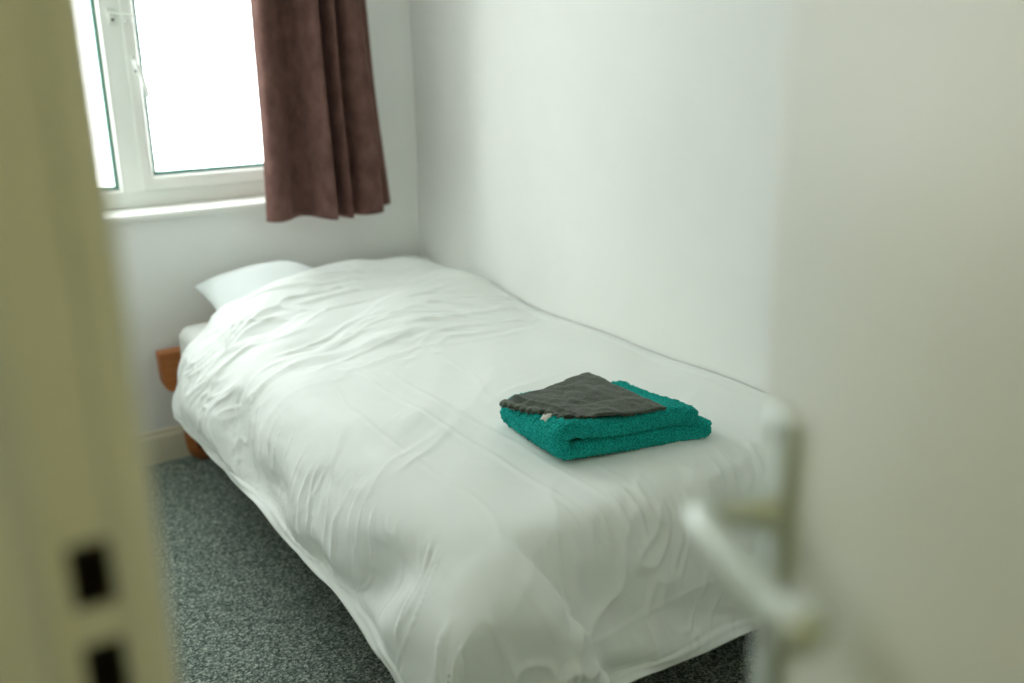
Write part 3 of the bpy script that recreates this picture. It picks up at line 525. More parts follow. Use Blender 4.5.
0,0,-2,0,1,1,-1,1,1,1,-1,-3,-1,0,-1,1,1,0,0,0,2,0,1,2,-1,0,1,1,0,-1,-1,1,1,0,1,-1,0,0,1,0,0,0,-1,0,2,1,0,0,0,1,-1,1,-1,2,0,1,-1,0,1,1,0,1,0,-1,0,-2,1,1,-2,1,-1,2,1,0,0,0,2,2,0,3,-2,-1,0,1,0,0,2,-1,1,3,
0,-1,3,1,1,-3,-1,1,-3,0,1,0,0,2,-1,0,0,2,0,-2,2,0,-1,5,0,-1,1,1,-3,-1,0,-4,0,51,4,-6,0,-10,6,1,5,3,1,9,3,1,1,1,1,-2,0,1,-6,1,0,-1,-1,0,-1,0,0,0,0,0,2,0,1,2,0,0,2,-2,0,1,-3,-1,1,-2,0,1,-1,1,-1,-1,0,0,1,0,1,1,
0,0,0,0,0,1,0,0,1,-1,0,-1,1,2,2,0,1,0,-1,0,0,1,1,-1,0,0,-2,0,0,-3,-1,1,1,1,0,-3,-1,1,-1,1,1,3,0,-1,0,0,0,1,-1,1,1,1,0,-2,-1,1,1,1,1,1,0,-1,1,0,0,-2,0,0,1,0,0,-1,0,1,2,0,0,1,0,2,2,-1,-1,-1,1,1,1,0,-1,-2,
1,0,-2,0,1,3,0,4,0,0,1,-2,0,1,0,0,0,2,-1,-1,4,0,1,2,0,-1,-1,0,1,0,1,1,-3,0,0,1,0,1,-1,0,1,1,1,-1,2,-1,-2,3,-3,-2,1,-6,-3,2,56,1,-3,-2,0,4,0,5,1,-1,7,0,1,0,2,1,-6,1,1,-6,0,1,-1,0,-1,0,0,0,2,0,0,2,-1,0,0,1,
1,1,1,0,2,-4,0,1,-1,1,-1,0,0,0,1,0,1,-2,-1,0,-1,1,0,0,-1,0,3,0,1,0,0,0,4,-1,0,-2,0,1,2,0,1,0,0,0,-3,0,0,-6,1,1,0,0,0,0,-1,2,1,0,0,-2,0,0,-2,1,0,2,0,0,2,0,0,1,-1,1,2,1,0,-1,1,1,0,1,1,-1,-1,0,1,-1,-1,-3,
1,0,3,-1,1,-1,1,1,1,-1,0,2,1,0,3,-1,0,0,-1,0,1,1,0,-4,1,3,3,-1,2,-5,0,2,-2,1,0,2,-1,0,2,1,0,1,0,-2,1,-1,1,1,1,1,-1,-1,1,1,0,1,-1,1,0,0,0,1,0,0,0,1,0,-1,1,-1,-3,0,-5,3,0,57,-4,0,-2,8,0,-1,3,1,0,4,0,1,-5,1,
1,-4,1,-1,-3,0,-1,0,0,-2,3,-1,0,3,-1,2,-1,1,2,1,1,1,1,1,-1,2,-1,1,-1,0,0,1,-1,0,0,-2,0,0,0,1,0,-1,-1,0,1,0,1,-1,0,0,3,0,0,0,-1,1,2,0,0,2,0,1,-2,-1,1,-2,1,0,0,-1,0,-2,1,1,1,-1,0,0,0,1,1,1,0,-2,0,1,-1,1,-1,1,
1,1,2,0,-1,0,0,1,0,0,0,-3,0,1,-1,0,0,-1,0,0,1,-1,1,-1,0,0,0,0,1,3,0,0,4,0,0,3,-1,0,2,1,0,1,0,0,-1,-1,3,-2,1,3,-4,0,1,-3,0,1,-1,1,-1,2,0,-1,3,0,-1,0,0,0,2,0,0,0,0,2,-2,1,1,-1,0,1,0,0,0,1,0,0,-2,0,1,0,
-1,1,-1,-1,0,0,57,-2,0,-2,8,0,-1,3,0,0,-1,1,0,-2,0,2,-5,1,0,1,0,-1,0,0,0,2,0,1,-1,1,0,2,0,0,-1,2,0,3,-1,1,0,1,0,0,-2,0,0,-3,0,0,0,1,1,1,-2,0,-1,1,1,0,0,0,1,-1,0,-3,1,1,0,-1,0,1,0,1,0,0,-1,1,0,1,1,0,0,0,
1,0,2,-2,1,-1,1,0,-2,0,1,0,0,0,2,1,0,0,0,1,-1,0,0,0,1,1,1,0,0,0,0,0,-1,0,0,-2,0,1,2,0,1,-1,0,0,-1,0,1,1,-1,-1,2,1,1,2,0,1,4,0,-1,2,-1,0,1,0,1,1,-1,3,1,1,2,-5,1,1,-5,0,0,-3,0,0,1,0,-1,0,0,-1,2,0,-1,3,
0,2,-1,1,1,-1,-1,0,0,1,1,0,1,0,1,0,1,-2,-1,1,-2,0,1,-2,0,1,0,58,0,2,-3,9,-4,-2,1,0,1,-2,1,2,-5,2,0,-2,0,1,0,0,-2,3,1,1,-1,1,0,0,0,0,0,2,0,1,-1,0,3,-3,0,0,2,0,0,1,0,-1,-3,1,1,2,-1,1,-2,1,1,1,0,0,-2,0,1,-1,
0,0,-2,-1,0,-1,1,0,0,0,0,1,0,1,1,0,-1,1,0,2,2,0,0,2,0,0,0,0,0,-1,0,0,0,0,1,-1,0,1,1,0,0,-1,0,0,-2,0,1,1,0,0,2,0,1,1,1,0,-1,0,1,-2,0,0,1,0,1,1,0,0,0,0,0,4,-1,-1,1,0,0,1,0,1,1,0,0,1,-1,1,5,1,2,-2,
-1,2,-2,1,2,-4,0,1,-5,0,0,-3,0,-3,0,1,0,4,1,0,3,0,0,0,0,0,-1,0,3,-3,0,0,0,0,0,1,0,1,1,1,1,-4,0,1,-1,-1,2,-1,57,0,1,-2,6,-2,-1,2,-2,1,-4,1,1,-4,1,1,-2,1,-2,3,2,0,3,-1,0,0,1,0,0,1,0,-3,1,0,3,1,0,1,0,1,1,-1,
1,0,-2,0,1,1,-1,1,-2,0,-1,1,1,2,-1,-1,0,0,1,0,-3,0,1,0,0,1,0,0,0,0,0,0,-1,0,0,0,1,1,4,-1,-1,2,0,1,0,0,-1,0,0,1,0,0,1,-1,0,0,0,0,0,-2,0,1,0,0,0,0,0,0,-1,1,1,0,-1,0,1,0,1,2,1,0,1,0,2,1,0,0,0,0,-1,2,
0,1,-1,0,0,2,-1,0,1,0,0,1,1,-1,0,-1,4,1,0,1,-1,0,2,0,0,1,-2,0,1,-4,0,-1,-2,0,0,-1,0,-3,4,0,1,1,1,0,1,0,2,-2,1,0,-1,-1,1,0,1,0,0,0,0,0,1,1,-1,0,1,-3,0,2,-2,54,0,1,-2,2,-3,0,-2,-1,2,-5,0,1,-1,1,0,1,2,0,3,1,
0,4,1,-1,1,0,0,-1,2,0,1,1,1,0,1,1,0,1,1,2,-4,0,2,-2,0,0,0,-1,1,1,0,0,-1,0,-1,1,1,2,-1,0,0,-1,0,0,0,0,1,-3,0,0,0,0,0,0,1,0,3,-1,1,0,1,1,1,-1,-1,0,1,1,1,-1,0,1,1,0,1,0,1,-1,0,0,-2,0,1,0,-1,1,0,0,0,-2,
0,-1,-2,1,0,2,0,1,3,0,1,0,0,1,2,0,1,2,0,0,2,-1,0,-2,1,0,0,0,0,2,0,0,1,-1,1,-1,0,1,1,0,2,0,0,1,-1,0,1,1,0,0,-2,0,0,-3,1,-1,-2,0,1,0,0,0,1,0,0,1,1,0,0,-1,1,0,1,1,-2,0,0,0,1,0,1,-1,0,-1,0,3,-2,1,-1,-3,
48,0,1,1,-8,1,1,-6,1,2,0,-2,2,3,-2,-1,3,1,0,5,0,-1,0,2,0,1,1,0,1,0,1,2,1,2,1,2,1,1,-1,0,1,-3,1,2,-1,-1,1,0,1,0,0,0,1,1,0,0,-1,0,-1,0,-1,1,1,1,1,-1,0,0,-1,0,0,-2,1,1,1,-1,1,0,1,-1,1,-1,0,-1,0,2,-1,-1,0,-3,
2,-1,4,0,0,2,0,0,1,0,2,1,0,0,-1,0,0,0,0,0,0,0,0,-1,0,1,0,-1,0,-1,0,1,2,0,0,1,1,0,2,0,1,0,0,0,2,0,2,0,-1,0,-1,0,-1,-1,0,1,1,1,1,-1,-1,1,1,0,1,3,-1,0,1,0,1,-1,1,-2,-3,1,0,-2,0,1,-1,0,0,0,0,1,0,0,1,0,
1,0,0,0,0,-1,0,0,1,0,0,-1,0,1,0,0,1,-1,1,0,-3,40,0,-2,6,-12,5,3,-8,5,2,1,-1,-1,6,-1,1,5,-2,0,3,0,1,-1,0,1,-1,0,1,5,-1,1,4,0,0,1,0,1,0,0,1,1,-2,-1,0,0,0,1,4,0,0,-1,0,0,-2,0,0,-1,0,1,2,1,0,-1,0,0,-1,1,0,1,
0,1,-2,0,0,0,0,-1,0,-1,2,-2,1,0,1,0,0,-2,0,0,0,-1,1,-2,1,-1,4,0,1,1,0,0,1,0,0,2,0,1,0,0,0,1,0,0,0,0,0,-1,0,0,-1,0,0,0,0,0,0,0,0,1,0,1,0,0,1,1,0,0,0,1,1,-1,0,1,-1,0,-1,3,-1,1,1,0,1,1,-1,0,2,-1,0,3,
0,-1,0,2,-2,-4,0,1,-2,0,1,-2,0,2,-2,0,1,-1,0,-1,0,0,1,-1,0,0,0,1,1,-1,1,0,1,0,0,1,-2,1,2,2,-3,-1,44,3,-4,2,-9,7,2,-7,4,-2,-4,2,3,5,-2,1,6,-1,2,2,0,2,-1,-2,0,1,-1,0,1,0,0,1,-1,2,2,-2,0,1,-1,-1,0,1,0,1,4,0,0,0,
0,1,1,2,0,-1,0,0,-1,0,-1,-1,0,1,0,1,-1,-1,-1,0,-2,1,0,1,-1,0,1,1,2,0,0,-1,-1,-1,1,-1,1,0,2,0,0,-1,0,0,-1,-1,0,-3,1,0,3,0,0,2,0,1,0,1,-1,2,0,0,3,-1,1,0,0,0,-4,0,0,0,0,0,0,1,0,1,-1,0,-1,0,1,0,1,0,-1,0,0,0,
0,0,-1,0,1,0,0,-1,2,0,0,2,-1,1,2,0,-1,3,0,0,0,0,-1,2,0,0,0,0,0,-3,1,2,-4,0,0,-2,0,1,-3,0,1,0,0,0,-1,0,1,-1,0,0,-2,1,-1,2,-1,0,3,-1,-4,2,-1,-1,4,50,3,0,-2,-1,1,0,-2,-1,0,-6,3,1,1,1,2,5,0,3,0,-1,1,-3,0,0,-1,0,
0,0,-1,1,2,-1,-1,2,0,0,1,-3,0,0,2,0,0,0,1,0,1,1,-1,0,0,0,0,0,1,-1,0,1,-1,0,-2,1,0,1,0,1,0,-1,-1,0,3,1,0,-2,-1,0,-1,1,0,2,0,1,0,0,0,0,1,0,1,0,-2,-2,0,1,0,-1,0,-1,0,0,1,1,0,1,0,1,2,0,-1,-2,0,0,1,0,0,2,
0,1,-1,0,0,0,0,0,0,0,1,-1,0,0,-1,0,0,-1,0,0,0,1,1,-2,0,-1,0,0,1,2,-1,0,3,0,-1,2,0,0,1,-1,-1,3,-1,-1,2,0,0,0,1,1,-2,0,0,-4,1,1,-3,0,1,-2,-1,1,-2,0,1,-2,1,0,-1,0,1,0,0,-1,1,1,-2,2,-3,-3,3,-6,2,5,53,5,2,-1,-1,-3,
-2,-4,-2,0,2,2,0,0,2,3,1,-1,1,-4,1,1,1,1,1,0,0,0,-1,0,0,0,0,0,1,-2,-1,1,-1,1,0,-1,-1,0,-2,1,0,-1,1,-1,1,-1,0,3,0,0,2,0,1,1,0,0,-1,1,0,0,0,0,-1,0,0,-2,0,0,1,1,0,0,0,0,0,1,-1,2,0,0,1,0,0,0,0,0,-1,0,0,-2,
0,0,0,0,1,1,0,0,0,0,-1,-1,0,1,0,1,-1,1,-1,1,0,0,0,1,0,0,1,0,0,0,0,0,-1,0,0,-1,1,1,0,0,0,-1,0,0,0,0,1,0,0,0,0,0,0,1,-1,-1,2,-1,-1,2,0,-1,3,0,-1,3,0,2,2,0,0,-2,1,0,-5,1,1,-3,-1,0,-1,0,1,-4,1,1,-1,-1,1,-2,
0,0,0,0,0,0,-1,-2,2,-2,0,3,-7,0,2,53,3,3,0,-1,-2,-1,-2,-3,1,2,-1,0,0,2,0,-2,1,0,-2,1,1,2,0,2,2,0,1,-1,-1,0,-2,1,-1,1,0,0,1,1,-1,1,-3,2,-1,-2,0,-1,-1,0,1,1,0,0,2,0,0,3,0,-1,3,0,1,0,0,0,-3,0,-1,-1,1,0,-1,-1,0,0,
0,0,0,1,0,2,0,1,0,1,-1,-1,0,0,0,1,0,0,-1,0,1,0,0,-1,0,-1,0,0,1,-1,0,0,-1,1,0,-2,-1,1,0,0,0,2,0,0,1,0,0,0,0,0,-1,0,0,1,1,0,0,-1,0,0,1,1,-1,0,0,-1,1,0,1,0,1,0,-1,-1,0,0,0,2,0,0,2,-1,-2,2,0,0,3,-1,0,2,
1,0,-1,0,1,-2,-1,0,-4,1,1,-3,0,1,-2,0,0,-2,1,1,-1,-1,0,-3,-1,1,0,-1,0,2,-3,3,1,-7,5,5,50,5,2,3,-4,-2,1,-1,-1,1,3,-1,0,-2,0,-2,-3,3,0,1,0,1,2,0,1,2,-1,2,-2,1,0,0,0,0,0,0,0,0,0,0,-1,-1,0,0,1,1,0,-1,0,0,0,0,1,1,
0,-1,3,0,1,0,1,0,-1,-1,-1,1,0,1,0,0,0,-1,1,-1,-2,0,-1,2,0,1,0,1,-1,0,0,1,0,0,0,0,0,0,-1,0,0,0,0,0,0,-1,0,-1,0,0,-1,1,0,-2,0,0,-1,0,0,0,0,0,0,0,0,1,0,1,1,0,0,2,0,0,0,0,1,-1,1,0,-2,0,0,1,0,0,-1,0,0,0,
0,0,1,0,1,1,0,-1,0,0,-1,2,1,0,2,-1,-2,1,-1,1,3,-1,1,2,1,0,-2,0,1,-3,0,0,-4,1,0,-2,-1,0,-2,0,1,-2,-1,2,-2,-1,0,-3,-1,1,0,-2,6,4,0,4,0,48,10,-1,4,-7,2,2,-2,2,2,2,-1,-2,-1,0,0,0,0,2,1,1,1,-1,-1,1,-4,1,0,3,-2,1,0,0,
-1,-1,3,0,0,0,1,0,1,1,0,0,0,0,1,0,0,-1,0,0,-1,0,1,-1,1,-1,-2,-1,0,0,1,0,1,0,0,1,0,0,0,0,0,0,0,0,-1,0,-1,0,0,1,1,1,0,0,1,0,0,-1,1,2,0,-1,-2,0,0,-1,0,0,-2,0,0,0,0,0,1,0,1,1,0,0,-1,0,0,-1,0,0,0,0,0,0,
-1,0,0,1,1,1,0,-1,0,0,0,0,0,0,-2,1,0,0,1,1,0,0,1,-1,0,-1,1,-1,0,2,0,-1,1,0,-1,1,0,0,3,0,-1,1,-1,1,2,-2,1,3,1,0,-3,0,1,-2,0,1,-3,1,0,-3,-1,1,-4,0,0,-4,0,2,-2,-2,1,-2,0,4,0,2,4,4,49,13,0,0,-11,-1,4,-2,3,1,1,1,
1,2,1,-2,-3,1,4,0,-2,2,0,0,0,0,-1,0,-2,1,0,3,-2,2,1,1,0,-2,3,0,-1,4,0,0,-1,0,1,0,0,0,-1,1,0,-1,0,1,-2,0,0,0,1,0,-1,-1,0,0,0,-1,-1,0,0,1,1,1,1,0,-1,1,0,0,-1,1,0,-1,-1,0,0,0,0,1,1,1,2,0,0,0,-1,0,-1,1,0,0,
0,-1,-1,-1,1,0,0,0,1,0,0,0,0,0,-2,0,0,-2,-1,0,-2,0,1,0,0,0,0,0,0,1,1,0,1,1,-1,0,1,1,-2,0,0,0,0,0,-1,-1,1,0,1,-1,2,0,-1,2,0,-1,2,0,0,1,-1,1,3,0,-1,1,-1,1,1,-1,1,2,1,0,-1,0,0,-2,-1,1,-2,1,0,-4,1,1,-4,-1,1,-5,
-1,3,-2,0,2,0,2,2,0,49,9,-2,2,-8,0,2,-1,2,0,-2,4,0,-1,2,1,1,-1,-4,-2,1,8,-2,0,2,0,-2,1,5,-3,1,1,1,-1,0,1,0,-1,2,0,0,0,0,0,2,1,0,1,0,1,-2,0,1,-1,1,-1,1,0,0,-2,0,0,2,0,0,0,1,0,-1,0,0,-1,-1,0,1,0,1,0,0,0,-2,
0,-2,0,1,0,0,1,1,2,-1,0,2,0,1,-1,1,0,-1,0,0,0,-1,0,0,0,0,1,0,0,2,-1,0,0,0,0,-1,0,1,-2,0,0,-2,1,-1,-2,0,0,-2,1,0,0,0,0,0,0,1,0,0,-1,2,1,1,-3,0,1,0,0,0,0,-1,0,0,1,-1,2,0,-1,3,0,-1,2,0,0,1,-1,1,1,0,0,1,
0,1,1,-1,0,0,-1,1,0,1,0,-1,0,0,-1,0,2,-4,0,1,-3,0,3,-3,1,0,-1,2,1,-3,51,-5,-3,1,2,3,1,2,3,1,-2,3,0,-2,1,0,-2,1,-1,-1,-1,6,0,-1,2,3,-1,0,2,-1,0,2,-1,1,0,0,0,1,0,0,-1,3,0,0,0,0,1,-4,1,0,1,0,-1,1,0,0,-1,0,1,2,
0,-1,0,1,1,0,-1,0,2,0,0,1,0,0,-2,1,0,-4,0,0,-1,0,0,1,0,0,2,-1,0,2,1,1,0,0,-1,2,0,0,0,0,0,-1,1,0,-1,0,1,-1,-1,0,0,1,1,1,-1,0,2,0,-1,-1,1,0,-3,0,0,-2,0,-1,-4,0,0,-1,0,0,0,1,0,0,0,1,1,0,0,1,0,2,-2,-1,1,-2,
0,0,0,0,-1,3,0,-1,3,1,-1,2,0,-1,0,-1,1,2,-1,0,0,0,0,1,-1,1,1,1,0,0,-1,1,0,0,0,1,0,0,-1,0,3,-3,2,1,-3,2,2,-4,1,-1,-3,52,-15,-2,2,11,4,0,4,2,-1,-2,1,0,0,0,0,-4,0,1,-1,0,3,1,-1,1,2,-1,1,2,0,0,0,1,1,2,-1,1,0,1,
0,-1,0,1,0,0,0,0,1,0,0,0,0,0,-3,1,1,0,0,-1,1,-1,1,1,0,0,2,1,0,2,0,0,1,1,0,-2,-1,-1,-3,0,0,-2,0,0,-1,-1,0,1,1,1,-1,0,0,2,1,1,2,0,0,1,0,0,0,-1,0,1,1,0,-1,0,0,-1,0,0,1,0,0,1,0,1,0,0,-1,-1,0,0,-5,1,0,-3,
0,0,-4,0,0,-1,0,0,1,1,0,2,0,1,1,0,1,-1,0,1,-2,-2,1,-2,0,-2,1,1,-1,1,0,-1,1,0,0,2,0,0,1,-1,0,1,-1,0,0,0,0,0,0,0,1,1,0,0,0,1,-1,1,1,1,0,0,-1,1,2,-2,2,1,-2,3,0,-2,53,-20,-2,1,14,2,0,10,2,0,4,1,-1,-3,0,1,-1,0,
-1,-3,0,-17,-2,0,15,-1,0,0,-1,-1,1,3,-1,2,1,0,2,-2,1,3,0,1,2,0,-1,1,0,-1,-1,1,1,1,-1,0,-1,-1,1,0,1,2,1,0,1,0,0,1,-1,1,2,1,0,-2,-1,-1,0,1,1,-1,0,-1,-2,-1,1,-4,0,1,-4,0,-1,0,0,0,1,1,1,3,0,0,4,0,0,2,1,1,0,-1,-2,-1,
0,0,1,0,1,1,1,0,-2,0,0,0,1,0,0,0,0,-4,0,0,-3,0,0,-3,0,0,-3,0,0,0,0,0,0,0,0,1,0,1,-1,1,0,1,1,-1,-1,-1,0,-3,1,0,-4,2,1,-2,0,-1,-2,0,0,0,0,0,2,0,0,0,1,0,1,-1,-1,-1,0,0,0,0,0,0,0,0,1,1,0,0,1,0,-1,2,1,1,
3,3,4,53,-10,0,1,15,1,0,14,0,1,5,-1,1,4,-1,-1,0,0,15,-3,-2,-9,-6,-1,-24,-7,0,-1,-6,1,3,-3,0,4,-3,2,6,0,-1,7,-2,0,3,0,-1,1,1,1,1,0,0,-1,1,2,0,0,2,0,-1,0,0,0,1,0,0,0,1,0,0,0,0,0,0,1,-1,0,0,2,0,1,1,0,0,-2,0,-1,-3,
-1,0,-2,0,1,-2,0,-1,0,0,0,0,0,1,1,0,-1,3,1,1,4,0,0,-1,0,-1,-3,1,1,1,1,-1,-2,-1,0,-1,1,0,2,0,0,1,0,0,-2,0,1,-2,-1,0,-4,0,0,-2,0,0,-2,1,0,0,2,-1,1,3,-2,0,1,0,-5,0,1,-6,0,0,-7,0,2,-3,0,0,-1,2,0,-1,1,0,2,0,-1,0,
1,1,1,0,-1,1,1,0,0,0,-1,1,-1,0,0,1,1,2,1,1,6,3,1,5,54,-1,0,0,18,-1,2,11,0,24,9,-1,1,5,0,-7,3,-2,-29,-1,-1,-8,-9,0,-5,-18,0,4,-9,0,5,-8,1,4,-4,1,4,-2,2,5,3,-5,4,1,-1,-1,1,0,-1,0,1,0,0,2,0,0,0,0,0,1,0,1,-1,0,0,0,
0,0,-2,0,0,1,1,0,2,0,1,1,0,0,3,0,0,2,0,0,2,0,0,-2,0,-1,-4,-1,1,-4,0,0,-1,0,-1,1,0,0,1,0,0,-1,1,1,0,1,0,0,0,-1,-1,0,0,1,1,0,0,0,0,3,0,1,2,0,0,2,0,-1,-2,0,0,-3,-1,0,-6,0,1,-5,1,-1,-1,2,-2,-1,2,-1,-1,2,0,-3,
1,0,-6,0,3,-7,1,1,-5,1,0,-1,0,0,0,0,-1,-1,1,1,1,1,-1,1,1,0,1,0,-1,2,0,0,0,2,0,3,1,1,3,1,1,4,-1,1,7,
]
raw = np.array(DUVET, dtype=np.int32).reshape(DUVET_SHAPE)
raw = np.cumsum(np.cumsum(raw, axis=1), axis=0)       # differences along both grid directions
A = raw/2000.0+np.array((.9, 1.9, .4))
UP = 6                                                # refine the settled shape to a fine sheet (Catmull-Rom)
def refine(G):
    G = np.concatenate([2*G[:1]-G[1:2], G, 2*G[-1:]-G[-2:-1]]); n = len(G)-3; out = []
    p0, p1, p2, p3 = G[:n], G[1:n+1], G[2:n+2], G[3:n+3]
    for k in range(UP):
        t = k/UP
        out.append(.5*(2*p1+(p2-p0)*t+(2*p0-5*p1+4*p2-p3)*t*t+(3*p1-p0-3*p2+p3)*t**3))
    o_ = np.stack(out, 1).reshape((-1,)+G.shape[1:]); return np.concatenate([o_, G[-2:-1]])
A = refine(A); A = np.swapaxes(refine(np.swapaxes(A, 0, 1)), 0, 1)
NU, NV = A.shape[0]-1, A.shape[1]-1
def normals(A):
    dU = np.gradient(A, axis=0); dV = np.gradient(A, axis=1); n_ = np.cross(dU, dV); return n_/(np.linalg.norm(n_, axis=2)[..., None]+1e-9)
nrm = normals(A)
# creases of the cotton cover: ridged noise running across the head end, down the side and down the foot
def vnoise(P, seed):
    """smooth value noise on 2-D points"""
    g = np.random.default_rng(seed).normal(0, .5, (256, 256))
    i = np.floor(P).astype(int); f = P-i; f = f*f*f*(f*(f*6-15)+10)
    q = lambda a_, b_: g[(i[..., 0]+a_) % 256, (i[..., 1]+b_) % 256]
    return (q(0, 0)*(1-f[..., 0])+q(1, 0)*f[..., 0])*(1-f[..., 1])+(q(0, 1)*(1-f[..., 0])+q(1, 1)*f[..., 0])*f[..., 1]
uu, vv = np.meshgrid(np.linspace(0, 1.3, NU+1), np.linspace(0, 2.2, NV+1), indexing='ij')   # metres along the sheet
def creases(ang, across, along, seed, sharp):
    c_, s_ = math.cos(ang), math.sin(ang); wu = uu+.05*vnoise(np.stack([uu*5, vv*5], -1), seed+50); wv = vv+.05*vnoise(np.stack([uu*5, vv*5], -1), seed+51)
    p = np.stack([(wu*c_+wv*s_)*along, (-wu*s_+wv*c_)*across], -1)
    n_ = vnoise(p, seed)*.7+vnoise(p*np.array((1.6, 2.1))+7.3, seed+1)*.3
    return np.maximum(0, 1-np.abs(n_)*sharp)**2
sst = lambda x, a_, b_: np.clip((x-a_)/(b_-a_), 0, 1)**2*(3-2*np.clip((x-a_)/(b_-a_), 0, 1))
up_ = np.clip(nrm[..., 2], 0, 1)
head = sst(A[..., 1], 2.05, 2.45)*sst(up_, .2, .7)
side = 1-sst(up_, .35, .85)
foot = sst(-nrm[..., 1], .4, .7)
mid = 1-np.maximum(head, side)
patch = sst(vnoise(np.stack([uu*4, vv*4], -1), 91), -.35, .25)
D = .0070*head*(creases(-.22, 15, 2.6, 11, 4)-.25)+.0050*head*patch*(creases(-.5, 20, 4, 21, 3.5)-.2)+.0045*head*(creases(.02, 9, 2, 26, 4)-.2)
D += .0055*side*(1-foot)*patch*(creases(.35, 11, 2.4, 31, 4)-.2)+.0036*side*(1-foot)*(creases(.12, 22, 4, 36, 3.8)-.2)
D += .0095*foot*patch*(creases(1.45, 11, 2.2, 41, 4)-.2)+.0055*foot*(creases(1.2, 17, 4, 46, 4)-.2)
D += .0030*mid*patch*(creases(.5, 9, 1.8, 61, 5)-.1)+.0016*mid*(creases(1.5, 6, .7, 71, 9)-.1)
rim = np.exp(-((A[..., 1]-1.24)/.05)**2)*sst(A[..., 0], .85, 1.0)*sst(A[..., 2], .42, .48)      # crumples along the foot edge
D += .0100*rim*(creases(1.3, 16, 5, 81, 3)-.25)
for c_ in (.62, .69): D += .0016*mid*np.exp(-((uu-c_)/.006)**2)                              # ironed-in lines along the bed
D += .0016*foot*np.exp(-((vv-.19)/.006)**2)
lx = .77+(.86-.77)*(.52-A[..., 2])/.26; dd = lx-A[..., 0]                                     # fold dropping from the foot corner
D += .016*sst(.53-A[..., 2], .0, .10)*sst(1.30-A[..., 1], 0, .06)*np.where(dd > 0, np.exp(-dd/.09), np.exp(-(dd/.010)**2))
ed = np.minimum(np.minimum(np.arange(NU+1), NU-np.arange(NU+1))[:, None], np.minimum(np.arange(NV+1), NV-np.arange(NV+1))[None, :])
D *= np.clip(ed/8, .2, 1)*(1-.7*sst(.30-A[..., 2], 0, .08)*foot)
D += .0025*np.exp(-((ed-6)/1.6)**2)*(ed < 14)-.0015*np.exp(-((ed-9)/1.2)**2)          # stitched hem
A = A+nrm*D[..., None]
A[..., 0] = np.minimum(A[..., 0], XR-.002)
nrm = normals(A)
ii, jj = np.meshgrid(np.arange(NU+1), np.arange(NV+1), indexing='ij')
ringd = np.minimum(np.minimum(ii, NU-ii), np.minimum(jj, NV-jj))
Bt = A-nrm*(np.minimum(ringd, 24)*.0006)[..., None]
vid = -np.ones((2,)+A.shape[:2], int); verts = []
for s in (0, 1):
    for i in range(NU+1):
        for j in range(NV+1):
            if s == 1 and (i in (0, NU) or j in (0, NV)): vid[s, i, j] = vid[0, i, j]; continue
            vid[s, i, j] = len(verts); verts.append((A, Bt)[s][i, j])
faces = []
for s in (0, 1):
    for i in range(NU):
        for j in range(NV):
            q = tuple(int(k) for k in (vid[s, i, j], vid[s, i+1, j], vid[s, i+1, j+1], vid[s, i, j+1])); faces.append(q if s == 0 else q[::-1])
me = bpy.data.meshes.new('duvet'); me.from_pydata([tuple(float(c) for c in v) for v in verts], [], faces); me.update()
dv = link('duvet', me, M['duvet'], None, 180)
tag(dv, 'rumpled white duvet spread over the single bed', 'duvet')
top = A
def duvet_z(x, y):
    d = (top[..., 0]-x)**2+(top[..., 1]-y)**2
    return top[..., 2][d < .012**2].max() if (d < .012**2).any() else top[..., 2].flat[d.argmin()]

# ------------------------------------------------------------------ folded teal towel
rng = np.random.default_rng(4)
TO = np.array((1.000, 1.436)); TE = np.array((.329, -.077)); TE = TE/np.linalg.norm(TE); TD = np.array((.018, .258)); TD = TD/np.linalg.norm(TD)
zs = [duvet_z(*(TO+TE*a+TD*b_)) for a in np.linspace(.03, .31, 12) for b_ in np.linspace(.02, .24, 12)]
TZ = float(np.percentile(zs, 65))-.002
print('towel base', TZ, min(zs), max(zs))
Tt = .0192          # half thickness of a towel layer
def towel_center(n):
    pts = []
    xl, xr_top, xr_bot = Tt*1.9, .296, .352-Tt
    zb, zt = Tt, Tt*3.02
    top_ = [(xr_top-(xr_top-xl)*k/40, zt+.002*math.sin(k*.2)-.004*(1-k/40)) for k in range(41)]
    arc = [(xl-Tt*1.01*math.sin(math.pi*k/12), (zb+zt)/2+Tt*1.01*math.cos(math.pi*k/12)) for k in range(1, 12)]
    bot = [(xl+(xr_bot-xl)*k/44, zb) for k in range(45)]
    raw_ = np.array(top_+arc+bot)
    s_ = np.r_[0, np.cumsum(np.linalg.norm(np.diff(raw_, axis=0), axis=1))]
    t_ = np.linspace(0, s_[-1], n); return np.c_[np.interp(t_, s_, raw_[:, 0]), np.interp(t_, s_, raw_[:, 1])]
NC, ND = 300, 128
C = towel_center(NC); T = np.gradient(C, axis=0); T /= np.linalg.norm(T, axis=1)[:, None]; Nn = np.c_[-T[:, 1], T[:, 0]]
def towel_ring(t, bow, d):
    th = t*(1+.05*np.sin(np.linspace(0, 9, NC)+d*7))
    a = C+Nn*th[:, None]; b_ = C-Nn*th[:, None]
    k = np.linspace(0, math.pi, 14)[1:-1]
    capE = C[-1]+np.outer(np.cos(k), Nn[-1])*th[-1]+np.outer(np.sin(k), T[-1])*th[-1]
    capS = C[0]-np.outer(np.cos(k), Nn[0])*th[0]-np.outer(np.sin(k), T[0])*th[0]
    return np.r_[a, capE, b_[::-1], capS]
rings = []
DEP = .232
